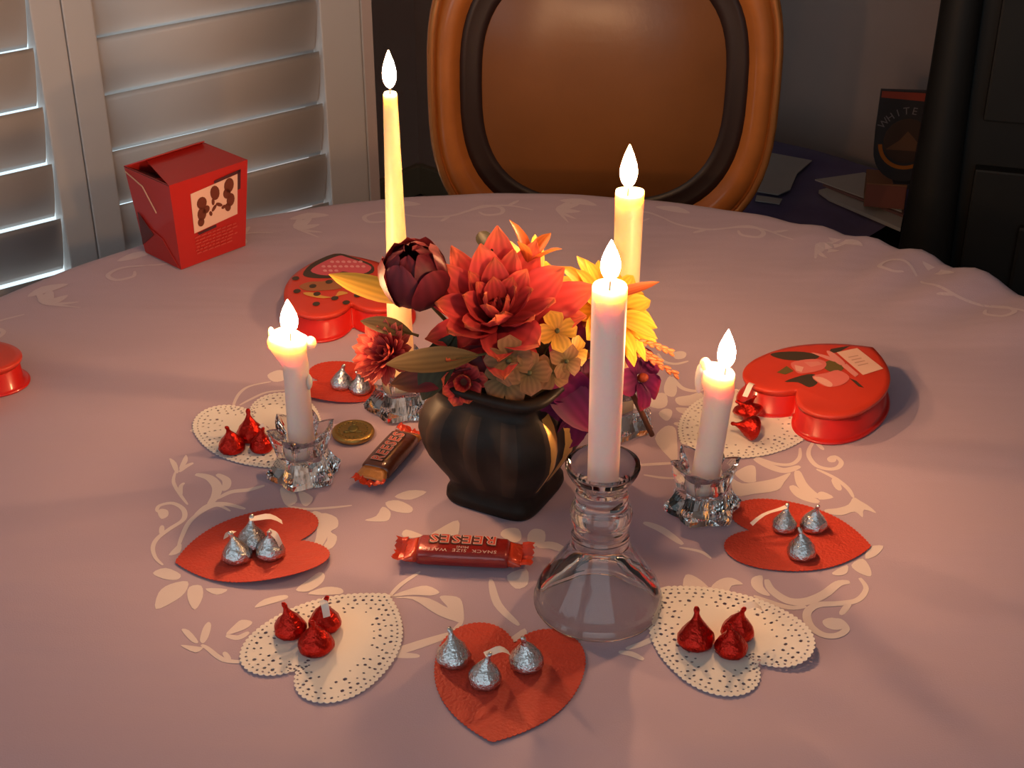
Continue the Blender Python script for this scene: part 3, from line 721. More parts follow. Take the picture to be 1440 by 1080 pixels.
for q in range(len(prof)-1):
    for i in range(n):
        fs.append((q*n+i, q*n+(i+1) % n, (q+1)*n+(i+1) % n, (q+1)*n+i))
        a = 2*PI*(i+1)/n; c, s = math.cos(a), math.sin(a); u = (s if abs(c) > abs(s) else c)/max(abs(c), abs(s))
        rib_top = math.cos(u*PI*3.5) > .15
        right = c > abs(s)  # gold kept to the right face, its candle glint put into the colour
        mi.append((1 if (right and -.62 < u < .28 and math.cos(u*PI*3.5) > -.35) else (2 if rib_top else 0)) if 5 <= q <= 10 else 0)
fs.append(tuple(range(n-1,-1,-1))); mi.append(0); fs.append(tuple((len(prof)-1)*n+i for i in range(n))); mi.append(0)
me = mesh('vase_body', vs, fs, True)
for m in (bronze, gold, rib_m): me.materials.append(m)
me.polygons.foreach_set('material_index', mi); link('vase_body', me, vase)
filler_m = mat('dark_filler', (.022,.020,.012), .9, vary=.5, vscale=90, bump=.5)
v, f = lathe([(0,.082),(.030,.084),(.034,.098),(.040,.112),(.030,.128),(.016,.138),(0,.140)], 24)
v = [(a*(1+.12*noise.noise(Vector((a*60,b*60,c*60)))), b*(1+.12*noise.noise(Vector((a*60,b*60,c*60+9)))), c) for a, b, c in v]
obj('filler_mass', v, f, filler_m, vase, True)  # dark mass added to close the view between the stems

# ---------------------------------------------------------------- paper heart doilies
lace_m = mat('white_lace_paper', (.90,.83,.77), .8, vary=.03, vscale=50, transl=.15)
redp = mat('red_card_paper', (.56,.045,.022), .6, vary=.12, vscale=160, bump=.5, bscale=420)
def resample(P, step):
    P = [Vector((p[0], p[1])) for p in P]; P.append(P[0]); L = [0]
    for a, b in zip(P, P[1:]): L.append(L[-1] + (b-a).length)
    n = max(8, round(L[-1]/step)); out = []; k = 0
    for i in range(n):
        d = L[-1]*i/n
        while L[k+1] < d: k += 1
        t = (d-L[k])/max(1e-9, L[k+1]-L[k]); out.append(P[k].lerp(P[k+1], t))
    return out
def scallop(P, pitch, depth):
    Q = resample(P, pitch/4); n = len(Q)//4*4; out = []
    for i in range(n):
        d = (Q[(i+1) % len(Q)] - Q[i-1]).normalized(); o = Vector((d.y, -d.x))
        out.append(Q[i] + o*depth*math.sin(PI*(i % 4)/4))
    return out
def dot(p, r, n=6, sq=1.): return [(p[0]+r*math.cos(2*PI*i/n), p[1]+r*sq*math.sin(2*PI*i/n)) for i in range(n)]
def doily(tip, notch, lace, label, lift=(0,0,0), hw=.52):
    Ln, a = frame2(tip, notch); H = heart(Ln, hw, 22); rr = random.Random(int(Ln*1e6))
    loops = [scallop(H, .0042 if lace else .0034, .0013 if lace else .0008)]
    c = Vector((0, .66*Ln))
    if lace:
        for s, st, r in ((.945,.0042,.00085),(.865,.0058,.00125),(.785,.0064,.0010),(.70,.0062,.0013),(.615,.0074,.0009)):
            Q = resample([c + (Vector(p)-c)*s for p in H], st)
            for i, p in enumerate(Q):
                if s < .9 and i % 5 == 4: continue
                if s < .75 and rr.random() < .15: continue
                loops.append(dot(p, r*rr.uniform(.85,1.2), 6, rr.uniform(.7,1.2)))
    me = filled(loops, .0004, .011) if lace else sliced(tri_mesh('heart_doily', plate(loops[0], -.0002, .0002), redp), .011)
    me.materials.clear(); me.materials.append(lace_m if lace else redp); me.name = 'heart_doily'
    lx, ly, k = lift
    for v in me.vertices:
        e = max(0, ((v.co.x*lx + (v.co.y-.6*Ln)*ly)/Ln) - .16); v.co.z += k*e*e
        v.co.z += .0002*math.sin(v.co.x*120)*0
    o = link('heart_doily', me, loc=(tip[0], tip[1], TT+.0012), rot=(0,0,a))
    return tag(o, label, 'doily', 'white lace heart doilies' if lace else 'red paper heart doilies')
doily((-.1802,.024,.76)[:2], (-.2221,.113,.76)[:2], True, 'white lace heart doily at the far left, tucked beside the dripping candle')
doily((-.2434,-.1013,.76)[:2], (-.1577,-.0749,.76)[:2], False, 'red paper heart on the left with three silver sweets and a raised edge', (.95,.2,.034))
doily((-.0873,-.1397,.76)[:2], (-.1398,-.2184,.76)[:2], True, 'white lace heart doily in the lower left with three red sweets')
doily((-.0123,-.2868,.76)[:2], (.0014,-.1939,.76)[:2], False, 'red paper heart at the front edge between the two lace doilies')
doily((.1064,-.1316,.76)[:2], (.1604,-.2113,.76)[:2], True, 'white lace heart doily right of the clear candlestick base', (-.9,.5,.02))
doily((.2634,-.082,.76)[:2], (.1789,-.0622,.76)[:2], False, 'red paper heart on the right carrying a long paper strip')
doily((.1427,.0452,.76)[:2], (.2128,.1118,.76)[:2], True, 'white lace heart doily between the right candle and the heart box')
doily((-.0979,.152,.76)[:2], (-.1688,.1658,.76)[:2], False, 'small tilted red paper heart under the coral flower left of the vase', (-.9,.3,.03))

# ---------------------------------------------------------------- foil wrapped chocolate drops
def foil(name, col, rough):
    m = mat(name, col, rough, 1.0, bump=.55, bscale=420, vary=.12, vscale=220); return m
silver = foil('silver_foil', (.62,.61,.62), .26); redfoil = foil('red_foil', (.52,.022,.014), .30)
flag_m = mat('paper_flag', (.80,.68,.62), .75)
KP = [(0,0),(.0095,0),(.0108,.0012),(.0112,.0034),(.0103,.0064),(.0083,.0096),(.0058,.0128),(.0037,.0156),(.0022,.0182),(.0015,.0202),(.0019,.0222),(.0013,.0238),(0,.0242)]
def kiss_mesh(seed, m):
    v, f = lathe(KP, 22); out = []
    for x, y, z in v:
        k = 1 + .10*noise.noise(Vector((x*260+seed*7, y*260, z*180)))*(1 if z > .0005 else 0) + .05*math.sin(math.atan2(y, x)*7+z*300+seed)*(z > .008)
        b = max(0, z-.014)*.35
        out.append((x*k+b*math.cos(seed*2.1), y*k+b*math.sin(seed*2.1), z))
    return mesh('foil_wrap', out, f, True, m)
KM = {c: [kiss_mesh(s + (9 if c == 'r' else 0), silver if c == 's' else redfoil) for s in range(3)] for c in 'sr'}
knum = [0]
def kiss(u, c, label, scale=1., flag=None, tilt=None, group=''):
    """u: foot on the cloth; flag: (dx, dy, dz) of the end of the paper strip; tilt: (azimuth, degrees)"""
    knum[0] += 1; z = TT + .0020
    o = thing('chocolate_drop', label, 'sweet', (u[0], u[1], z), 0, ('silver' if c == 's' else 'red') + ' foil chocolate drops on the paper hearts')
    if tilt:
        az, dg = tilt; ax = Vector((-math.sin(az), math.cos(az), 0)); M = Matrix.Rotation(math.radians(dg), 4, ax)
        lo = min((M @ v.co).z for v in KM[c][knum[0] % 3].vertices)*scale
        o.matrix_world = Matrix.Translation((u[0], u[1], z-lo)) @ M
    else: o.rotation_euler = (0, 0, knum[0]*1.9)
    o.scale = (scale,)*3
    b = link('foil_wrap', KM[c][knum[0] % 3], o)
    if flag:
        Mi = Matrix.Rotation(0 if tilt else -knum[0]*1.9, 4, 'Z'); d = Vector(flag); sd = Vector((-d.y, d.x, 0)).normalized()*.0025
        if tilt: Mi = M.inverted()
        P0 = Vector((0,0,.0225)); vs = []; n = 7
        for i in range(n):
            t = i/(n-1); p = P0 + d*t + Vector((0,0,.0035*math.sin(PI*t) - .001*math.sin(2*PI*t)))
            q = sd + Vector((0,0,.0007*math.sin(3*t)))
            for s in (1,-1): vs.append(Mi.to_3x3() @ (p + q*s) if not tilt else Mi.to_3x3() @ (p+q*s))
        obj('paper_flag', vs, [(2*i, 2*i+1, 2*i+3, 2*i+2) for i in range(n-1)], flag_m, o, True)
    return o
kiss((-.227,.0506,.76), 'r', 'red foil sweet standing leftmost on the far left lace doily', .98)
kiss((-.2148,.0693,.76), 'r', 'red foil sweet at the back of the far left lace doily, pointed top', 1.05)
kiss((-.2029,.0517,.76), 'r', 'low red foil sweet with white paper strip beside the dripping candle', .88, (.006,.006,-.004))
kiss((-.1992,-.0979,.76), 's', 'silver sweet at the front left of the raised red paper heart', 1.0, (-.008,.006,-.009))
kiss((-.1909,-.0812,.76), 's', 'silver sweet at the back of the left red heart, paper strip to the right', 1.02, (.022,.006,-.007))
kiss((-.1755,-.0935,.76), 's', 'silver sweet at the front right of the left red paper heart', .96, (.009,-.004,-.011))
kiss((-.1496,-.1819,.76), 'r', 'red sweet leftmost on the lower left lace doily, curled tip', 1.0)
kiss((-.1272,-.1759,.76), 'r', 'red sweet with a white paper curl on the lower left lace doily', 1.0, (.003,-.007,-.009))
kiss((-.1304,-.199,.76), 'r', 'red sweet nearest the viewer on the lower left lace doily', 1.08)
kiss((-.0385,-.2113,.76), 's', 'silver sweet on the left lobe of the front red paper heart', 1.05)
kiss((-.0175,-.2324,.76), 's', 'silver sweet in the middle of the front red heart with a paper strip', 1.0, (.016,.006,-.004))
kiss((.0093,-.2156,.76), 's', 'silver sweet on the right lobe of the front red paper heart', 1.05)
kiss((.1229,-.1931,.76), 'r', 'red sweet with a dark pointed tip, leftmost on the lower right lace doily', 1.12)
kiss((.1517,-.1849,.76), 'r', 'red sweet at the back of the lower right lace doily with white strip', 1.02, (.016,.004,-.005))
kiss((.1452,-.2019,.76), 'r', 'red sweet nearest the viewer on the lower right lace doily', 1.0)
kiss((.2031,-.0603,.76), 's', 'silver sweet with the long paper strip on the right red heart', .86, (-.031,-.012,-.010))
kiss((.225,-.0594,.76), 's', 'silver sweet glinting at the back right of the right red heart', .92)
kiss((.2102,-.0935,.76), 's', 'silver sweet nearest the viewer on the right red heart', .96)
kiss((.2,.0682,.76), 'r', 'toppled red sweet pointing left on the doily by the right candle', .90, None, (PI+.15, 72))
kiss((.2031,.0897,.76), 'r', 'round red sweet tipped over in the middle of the doily by the right candle', .88, None, (PI*.80, 62))
kiss((.1928,.0931,.76), 'r', 'red sweet with a long tip leaning back on the doily by the right candle', .88, (.010,.018,.004), (.9, 38))
kiss((-.1483,.1545,.76), 's', 'bright silver sweet left on the small red heart behind the dripping candle', .92)
kiss((-.1314,.1457,.76), 's', 'silver sweet right on the small red heart, under the coral flower', .88)

# ---------------------------------------------------------------- gold coin
coin_m = mat('gold_foil', (.44,.28,.085), .4, 1.0, bump=.5, bscale=260)
p = (-.131,.0749,.76)
co = thing('chocolate_coin', 'gold foil coin lying on the cloth between left candle and vase', 'coin', (p[0], p[1], TT+.0008))
v, f = lathe([(0,0),(.0155,0),(.0172,.0012),(.0176,.0032),(.0170,.0048),(.0150,.0056),(.0138,.0050),(.0130,.0050),(0,.0054)], 40); obj('coin_disc', v, f, coin_m, co, True)
crest = mat('dark_gold_relief', (.17,.14,.05), .5, .8)
parts = []
for i in range(22):
    a = 2*PI*i/22; parts.append(ellipsoid((.0118*math.cos(a), .0118*math.sin(a), .0052), (.0008,.0008,.0006), 6, 4))
parts += [ellipsoid((0,.001,.0055), (.0045,.0060,.0012), 10, 5), ellipsoid((0,.0075,.0055), (.0022,.0020,.0010), 8, 4), ellipsoid((-.005,-.0035,.0053), (.003,.0018,.001), 8, 4), ellipsoid((.005,-.0035,.0053), (.003,.0018,.001), 8, 4)]
v, f = join(*parts); obj('stamped_relief', v, f, crest, co, True)

# ---------------------------------------------------------------- candy bars
def wrapper(name, c0, rough, bumpv=.6):
    return mat(name, c0, rough, .15, vary=.2, vscale=70, bump=bumpv, bscale=130, coat=.7)
def candy_bar(a, b, wid, hgt, label, m_body, m_end, m_band, texts, flip):
    """lies from a to b"""
    A_, B_ = Vector(a[:2]), Vector(b[:2]); d = B_-A_; Lb = d.length; an = math.atan2(d.y, d.x)
    o = thing('candy_bar', label, 'candy bar', (*(A_+B_)/2, TT+.0008), an)
    h = Lb/2
    def sec(x, w, zt, zb, n=20):
        out = []
        for i in range(n):
            t = 2*PI*i/n; c, s = math.cos(t), math.sin(t); p = 2/3.2
            y = w/2*abs(c)**p*(1 if c >= 0 else -1); z = (zt+zb)/2 + (zt-zb)/2*abs(s)**p*(1 if s >= 0 else -1)
            out.append((x, y*(1+.03*noise.noise(Vector((x*150, t*2, 1)))), z))
        return out
    def loft(rows):
        n = len(rows[0]); vs = [v for r in rows for v in r]
        fs = [(q*n+i, q*n+(i+1) % n, (q+1)*n+(i+1) % n, (q+1)*n+i) for q in range(len(rows)-1) for i in range(n)]
        return vs, fs + [tuple(range(n-1,-1,-1)), tuple((len(rows)-1)*n+i for i in range(n))]
    xb = h-.017
    v, f = loft([sec(x, wid*k, hgt*q, hgt*(1-q)*.2) for x, k, q in ((-xb,.90,.86),(-xb*.93,.98,.97),(-xb*.5,1,1.),(0,1.01,1.01),(xb*.5,1,1.),(xb*.93,.98,.97),(xb,.90,.86))]); obj('wrapper', v, f, m_body, o, True)
    for s in (-1,1):
        v, f = loft([sec(s*x, wid*k, hgt*zt, hgt*zb) for x, k, zt, zb in ((xb-.0004,.90,.86,.08),(xb+.004,.98,.70,.16),(xb+.008,1.04,.54,.30),(xb+.0095,1.08,.48,.38))]); obj('wrapper_shoulder', v, f, m_band, o, True)
        vs = []; n = 15
        for j in range(n):
            y = -wid*.56 + wid*1.12*j/(n-1); zz = hgt*.43 + .0012*math.sin(j*2.1) + .0018*math.cos(j*.5)
            for x, dz in ((xb+.0088,0),(xb+.013,.0010*s),(h + (.0011 if j % 2 else -.0006),.0004)): vs.append((s*x, y, zz+dz))
        fs = [(3*j+k, 3*j+k+1, 3*j+k+4, 3*j+k+3) for j in range(n-1) for k in range(2)]
        obj('crimped_end', vs, fs, m_end, o)
    for tx, size, x, y, m, nm, sp, z in texts:
        me = lettering(tx, size, m, nm, spacing=sp, offset={'letter_shadow': .0011, 'letter_outline': .0006}.get(nm, 0)); link(nm, me, o, loc=(x, y, z), rot=(0, 0, PI if flip else 0))
    return o
bar_red = wrapper('dark_red_wrapper', (.30,.018,.014), .28, .35); bar_or = wrapper('shiny_red_orange_wrapper', (.60,.050,.018), .2, .9)
t_white = mat('print_white', (.62,.45,.42), .5); t_red = mat('print_red', (.66,.07,.03), .45); t_dark = mat('print_shadow', (.06,.015,.012), .5)
hb = .0145
candy_bar((-.0849,-.0935,.76), (.0149,-.1022,.76), .026, hb, 'red wrapped candy bar lying in front of the vase, lettering upside down', bar_red, bar_or, bar_or,
    [('REESES', .0140, -.0008, .0040, t_dark, 'letter_shadow', 1.18, hb+.00035), ('REESES', .0140, -.0004, .0047, t_white, 'letter_outline', 1.18, hb+.00050),
     ('REESES', .0140, -.0004, .0047, t_red, 'lettering', 1.18, hb+.00065), ('MINI', .0040, .0, -.0052, t_white, 'lettering', 1.1, hb+.0004), ('SNACK  SIZE  WAFER', .0052, -.002, -.0090, t_white, 'lettering', 1.1, hb+.0001)], True)
bar_br = wrapper('brown_wrapper', (.115,.028,.012), .3, .4); bar_gd = wrapper('gold_wrapper', (.46,.17,.035), .25, .8)
candy_bar((-.1141,-.0067,.76), (-.0806,.076,.76), .025, .0135, 'brown and gold wrapped candy bar leaning towards the vase foot', bar_br, bar_or, bar_gd,
    [('REESES', .0128, .0007, .0006, t_dark, 'letter_shadow', 1.18, .0139), ('REESES', .0128, 0, .0012, t_white, 'letter_outline', 1.18, .01402), ('REESES', .0128, 0, .0012, t_red, 'lettering', 1.18, .01415)], False)

# ---------------------------------------------------------------- heart shaped boxes
lid_m = mat('red_box_lid', (.56,.040,.018), .34, vary=.06, vscale=30, coat=.25); side_m = mat('red_box_side', (.55,.014,.010), .3, coat=.3); 
def scaled(P, k, c): return [(c[0]+(p[0]-c[0])*k, c[1]+(p[1]-c[1])*k) for p in P]
def heart_box(tip, notch, hgt, label, hw=.53):
    Ln, a = frame2(tip, notch)
    o = thing('heart_box', label, 'candy box', (tip[0], tip[1], TT+.0008), a)
    H = resample(heart(Ln, hw, 22), .004); c = (0, .62*Ln)
    n = len(H)
    def rows(spec):
        vs = []
        for k, z in spec: vs += [(p[0], p[1], z) for p in scaled(H, k, c)]
        m = len(spec); fs = [(q*n+i, q*n+(i+1) % n, (q+1)*n+(i+1) % n, (q+1)*n+i) for q in range(m-1) for i in range(n)]
        return vs, fs + [tuple(range(n-1,-1,-1)), tuple((m-1)*n+i for i in range(n))]
    link('tray', tri_mesh('tray', rows([(.99,0),(1.045,0),(1.05,.0012),(1.02,.0022),(.965,.003),(.955,hgt-.002)]), side_m, True), o)
    l = link('lid', tri_mesh('lid', rows([(.957,hgt-.006),(.975,hgt-.0035),(.998,hgt-.0028),(1.0,hgt-.0008),(.99,hgt),(.90,hgt+.0006)]), lid_m, True), o)
    o['ztop'] = hgt
    return o, l
def print_on(o, lid, P, m, name, dz=.0009):
    """flat print on a lid; P is given on the table's x and y"""
    c, s = math.cos(-o.rotation_euler.z), math.sin(-o.rotation_euler.z); Q = []
    for p in catmull(P, 3, True) if len(P) > 4 else [Vector(q[:2]) for q in P]:
        x, y = p.x-o.location.x, p.y-o.location.y; Q.append((c*x-s*y, s*x+c*y))
    return link(name, tri_mesh(name, ([(q[0], q[1], o['ztop']+dz) for q in Q], [tuple(range(len(Q)))]), m), lid)
leaf_d = mat('print_dark_leaf', (.055,.035,.022), .5); leaf_g = mat('print_green_leaf', (.13,.09,.025), .5); rose_p = mat('print_pink_rose', (.66,.15,.13), .5)
rose_l = mat('print_pale_pink', (.72,.34,.28), .5); ribbon_p = mat('print_ribbon', (.68,.24,.21), .5); card_p = mat('print_card', (.70,.42,.33), .6); card_t = mat('print_card_text', (.50,.27,.21), .6)
HZ = .0255
hbx, lid = heart_box([(.318,.1818)][0], [(.2384,.1061)][0], HZ, 'red heart box with printed pink roses and a small card, on the right')
for P, m, nm, dz in (
    ([(.2248,.166),(.235,.1712),(.2548,.1712),(.2671,.1634),(.2571,.1557),(.2358,.157)], leaf_d, 'printed_leaf', .0008),
    ([(.2255,.1342),(.2358,.1455),(.2405,.1367),(.2322,.1305)], leaf_g, 'printed_leaf', .0008),
    ([(.2296,.1182),(.2465,.1292),(.2576,.1305),(.2576,.117),(.2489,.1085),(.2408,.117)], leaf_d, 'printed_leaf', .0008),
    ([(.2685,.1506),(.2801,.157),(.2837,.1405),(.274,.1342),(.2679,.1405)], leaf_g, 'printed_leaf', .0009),
    ([(.2794,.1765),(.2982,.1831),(.2859,.1712),(.2759,.1673)], leaf_d, 'printed_leaf', .0008),
    ([(.2403,.1506),(.2543,.157),(.2666,.157),(.2707,.1493),(.2638,.1379),(.2457,.1317),(.2413,.1379)], rose_p, 'printed_rose', .0010),
    ([(.2427,.1468),(.25,.143),(.2467,.1342),(.2423,.1367)], rose_l, 'printed_petal', .0012),
    ([(.2516,.1518),(.264,.1531),(.2674,.148),(.2561,.143)], mat('print_rose_highlight', (.68,.22,.19), .5), 'printed_petal', .0012),
    ([(.2545,.1268),(.2677,.133),(.2784,.1379),(.2859,.1268),(.2793,.1145),(.2668,.1085),(.2593,.1133)], rose_p, 'printed_rose', .0010),
    ([(.2549,.1255),(.2631,.1243),(.2691,.1145),(.2662,.1085),(.2596,.1145)], rose_l, 'printed_petal', .0012),
    ([(.275,.1726),(.2805,.1686),(.2869,.1506),(.2819,.1468),(.2763,.1595)], ribbon_p, 'printed_ribbon', .0011),
    ([(.2828,.1455),(.2879,.1493),(.2945,.1305),(.2905,.1255)], ribbon_p, 'printed_ribbon', .0011),
    ([(.2608,.1699),(.2723,.1647),(.2817,.1557),(.2776,.1531),(.2691,.1608)], ribbon_p, 'printed_ribbon', .0010),
    ([(.2854,.1243),(.2904,.1194),(.2946,.1073),(.2903,.1097)], leaf_d, 'printed_stem', .0009),
    ([(.2832,.1699),(.3028,.1778),(.3178,.1405),(.2979,.1292)], card_p, 'printed_card', .0011)):
    print_on(hbx, lid, P, m, nm, dz)
for k in range(4):
    t0, t1 = .25+.14*k, .29+.14*k
    A0, A1, B0, B1 = [Vector(q) for q in [(.2854,.1686),(.3001,.1739),(.2974,.133),(.3141,.1405)]]
    a0 = A0.lerp(B0, t0); b0 = A1.lerp(B1, t0); a1 = A0.lerp(B0, t1); b1 = A1.lerp(B1, t1)
    print_on(hbx, lid, [a0.lerp(b0,.2), a0.lerp(b0,.8), a1.lerp(b1,.8), a1.lerp(b1,.2)], card_t, 'printed_line', .0013)
hb2, lid2 = heart_box([(-.177,.3801)][0], [(-.1498,.2704)][0], HZ, 'red heart box with a pink heart printed on its lid, behind the left candle')
pinkh = mat('print_hot_pink', (.56,.085,.115), .5); gold_p = mat('print_gold', (.62,.32,.07), .5); bear = mat('print_brown', (.33,.12,.05), .55); lt_pink = mat('print_light_pink', (.70,.28,.30), .5)
for P, m, nm, dz in (
    ([(-.202,.329),(-.1971,.3517),(-.1832,.3717),(-.1704,.3776),(-.1568,.3683),(-.1372,.3517),(-.1349,.3322),(-.1528,.3242),(-.1647,.3274),(-.1709,.3211),(-.1914,.3211)], leaf_d, 'printed_leaf_wreath', .0008),
    ([(-.1954,.337),(-.187,.355),(-.1719,.3717),(-.1632,.3683),(-.1398,.3501),(-.1375,.3387),(-.1437,.3306),(-.1533,.3306),(-.1641,.3354),(-.1709,.3274),(-.1839,.3274)], pinkh, 'printed_heart', .0010),
    ([(-.2021,.3023),(-.1944,.3116),(-.181,.3132),(-.172,.3179),(-.1628,.3085),(-.1624,.2976),(-.1794,.293),(-.1942,.293)], bear, 'printed_brown_leaf', .0010),
    ([(-.1964,.2884),(-.187,.2884),(-.1783,.2824),(-.1666,.2794),(-.1632,.2915),(-.1541,.2877),(-.1616,.2824),(-.1763,.2763),(-.1923,.2824)], gold_p, 'printed_gold_band', .0011)):
    print_on(hb2, lid2, P, m, nm, dz)
for q in [(-.2076,.3195),(-.1833,.2854),(-.1656,.2763),(-.1449,.2824),(-.1272,.2869),(-.1747,.3116),(-.1892,.3023),(-.1541,.2674),(-.1816,.2644),(-.1369,.3226),(-.2028,.2915)]:
    print_on(hb2, lid2, [(q[0]+.0035*math.cos(i*PI/3), q[1]+.0045*math.sin(i*PI/3)) for i in range(6)], leaf_d, 'printed_blossom', .0013)
for P in [[(-.1788,.3567),(-.1777,.3596),(-.1755,.359),(-.1745,.3553),(-.1765,.3543)], [(-.1732,.3567),(-.1721,.3596),(-.17,.359),(-.1689,.3553),(-.1709,.3543)], [(-.1676,.3567),(-.1665,.3596),(-.1644,.359),(-.1633,.3553),(-.1653,.3543)], [(-.162,.3567),(-.1609,.3596),(-.1588,.359),(-.1577,.3553),(-.1597,.3543)], [(-.1564,.3567),(-.1553,.3596),(-.1532,.359),(-.1521,.3553),(-.1541,.3543)], [(-.1509,.3567),(-.1497,.3596),(-.1476,.359),(-.1466,.3553),(-.1486,.3543)], [(-.186,.346),(-.1849,.3489),(-.1828,.3483),(-.1817,.3447),(-.1837,.3437)], [(-.1804,.346),(-.1794,.3489),(-.1772,.3483),(-.1761,.3447),(-.1781,.3437)], [(-.1749,.346),(-.1738,.3489),(-.1717,.3483),(-.1706,.3447),(-.1726,.3437)], [(-.1693,.346),(-.1682,.3489),(-.1661,.3483),(-.165,.3447),(-.167,.3437)], [(-.1638,.346),(-.1627,.3489),(-.1605,.3483),(-.1595,.3447),(-.1615,.3437)], [(-.1582,.346),(-.1571,.3489),(-.155,.3483),(-.1539,.3447),(-.1559,.3437)], [(-.1527,.346),(-.1516,.3489),(-.1494,.3483),(-.1484,.3447),(-.1504,.3437)], [(-.1471,.346),(-.146,.3489),(-.1439,.3483),(-.1429,.3447),(-.1448,.3437)], [(-.1835,.3362),(-.1825,.3392),(-.1803,.3385),(-.1793,.335),(-.1812,.334)], [(-.178,.3362),(-.1769,.3392),(-.1748,.3385),(-.1737,.335),(-.1757,.334)], [(-.1725,.3362),(-.1714,.3392),(-.1693,.3385),(-.1682,.335),(-.1702,.334)]]:
    print_on(hb2, lid2, P, lt_pink, 'printed_script', .0013)
heart_box((-.555,.165), (-.455,.135), HZ, 'red heart box cut off by the left edge of the picture')

# ---------------------------------------------------------------- red take-out carton
card_red = mat('red_carton', (.42,.016,.012), .42, vary=.06, vscale=25, coat=.15); card_in = mat('carton_inside_shade', (.09,.012,.012), .6); edge_p = mat('carton_edge', (.55,.33,.25), .6)
cart = thing('takeout_box', 'red folded take-out carton with a square picture label by the shutters', 'carton', (-.3296,.4462, TT+.001), math.atan2(.0593,.0558))
bw, bd_, tw, td, th = .0407, .031, .0480, .0385, .0952        # half sizes of base and top, height
def face(P, t=.0009):
    """a thin card panel through four (or three) points"""
    P = [Vector(p) for p in P]; nrm = (P[1]-P[0]).cross(P[2]-P[0]).normalized()*t; n = len(P)
    vs = P + [p - nrm for p in P]
    return vs, [tuple(range(n)), tuple(range(2*n-1, n-1, -1))] + [(i, n+i, n+(i+1) % n, (i+1) % n) for i in range(n)]
fbl, fbr, bbr, bbl = (-bw,-bd_,0), (bw,-bd_,0), (bw,bd_,0), (-bw,bd_,0)
ftl, ftr, btr, btl = (-tw,-td,th), (tw,-td,th), (tw,td,th), (-tw,td,th)
for nm, P in (('front_panel', (fbl,fbr,ftr,ftl)), ('side_panel', (bbl,fbl,ftl,btl)), ('side_panel', (fbr,bbr,btr,ftr)), ('back_panel', (bbr,bbl,btl,btr)), ('bottom_panel', (fbl,bbl,bbr,fbr))):
    v, f = face(P); obj(nm, v, f, card_red, cart)
def on_side(a, b, dx=-.0010):           # a: 0 back .. 1 front, b: 0 bottom .. 1 top, on the left side panel
    y = (1-b)*(bd_ - 2*bd_*a) + b*(td - 2*td*a); return (-(bw+(tw-bw)*b)+dx, y, th*b)
v, f = face((on_side(.02,.42), on_side(.02,.02), on_side(.97,.01), on_side(.62,.30)), .0006); obj('gusset', v, f, mat('carton_fold', (.34,.014,.012), .45), cart)
v, f = face((on_side(.10,.50,-.0016), on_side(.02,.10,-.0018), on_side(.42,.30,-.0018)), .0005); obj('gusset_fold_shade', v, f, card_in, cart)  # dark triangle laid on as the shade of the fold
v, f = tube([on_side(.03,.95,-.0015), on_side(.40,.86,-.0022), on_side(.62,.60,-.0020)], .0007, 6); obj('wire', v, f, mat('carton_wire', (.50,.30,.20), .5), cart)
# lid: two long flaps meet towards the back; the short side flaps are folded inwards underneath
v, f = face((ftl, ftr, (tw-.010, td*.55, th+.0055), (-tw+.016, td*.55, th+.0055))); obj('lid_flap', v, f, card_red, cart)
v, f = face(((-tw+.012,td*.42,th+.0095), (tw-.012,td*.42,th+.0095), (btr[0]-.006,btr[1],th+.001), btl)); obj('lid_flap', v, f, card_red, cart)
v, f = face(((tw-.010,td*.50,th+.0035), (tw,-td,th-.0006), (tw,td,th-.0006))); obj('side_flap', v, f, card_red, cart)
v, f = face((btl, ftl, (-tw+.030,.004,th-.012))); obj('side_flap', v, f, card_in, cart)
v, f = face(((-tw+.001,-td*.2,th-.002), (-tw+.003,-td+.002,th-.0035), (-tw+.026,-td*.55,th-.001)), .0006); obj('tuck_flap', v, f, card_red, cart)
v, f = tube([(-tw+.0035,-td+.0035,th-.0018), (-tw+.024,-td*.60,th-.0012)], .0007, 6); obj('pale_flap_edge', v, f, edge_p, cart)
def on_front(a, b, d=.0012):
    x = (1-b)*(-bw+2*bw*a) + b*(-tw+2*tw*a); y = -(bd_+(td-bd_)*b); return (x, y-d, th*b)
lab = obj('picture_label', *face([on_front(a, b, .0010) for a, b in ((.24,.37),(.86,.42),(.86,.88),(.24,.83))], .0004), mat('label_paper', (.74,.46,.36), .6), cart)
lab_d = mat('label_dark_corner', (.07,.018,.022), .5); choc = mat('label_brown_print', (.14,.030,.014), .5)
def front_quad(nm, Q, m, d=.0014, par=lab): v, f = face([on_front(a, b, d) for a, b in Q], .0003); return obj(nm, v, f, m, par)
front_quad('dark_corner', ((.55,.860),(.90,.893),(.90,.925),(.55,.892)), lab_d); front_quad('dark_corner', ((.86,.70),(.90,.705),(.90,.92),(.86,.915)), lab_d); front_quad('dark_corner', ((.30,.335),(.55,.355),(.55,.385),(.28,.363)), lab_d)
def blob(cx, cy_, rx_, ry_, rot=0):
    P = []
    for i in range(14):
        t = 2*PI*i/14; x, y = rx_*math.cos(t), ry_*math.sin(t); P.append((cx+x*math.cos(rot)-y*math.sin(rot), cy_+x*math.sin(rot)+y*math.cos(rot)))
    front_quad('brown_shape', P, choc, .0016)
for b in ((.37,.69,.065,.070,0),(.36,.565,.060,.075,0),(.42,.60,.05,.045,.5),(.34,.475,.045,.05,0),(.55,.755,.060,.085,.2),(.52,.66,.02,.04,0),(.74,.785,.065,.085,0),(.71,.70,.05,.06,.3),(.76,.615,.055,.075,0),(.72,.54,.04,.05,.4),(.53,.585,.045,.02,.8),(.60,.605,.05,.02,-.5),(.48,.535,.02,.03,.3),(.66,.56,.03,.02,.3)): blob(*b)
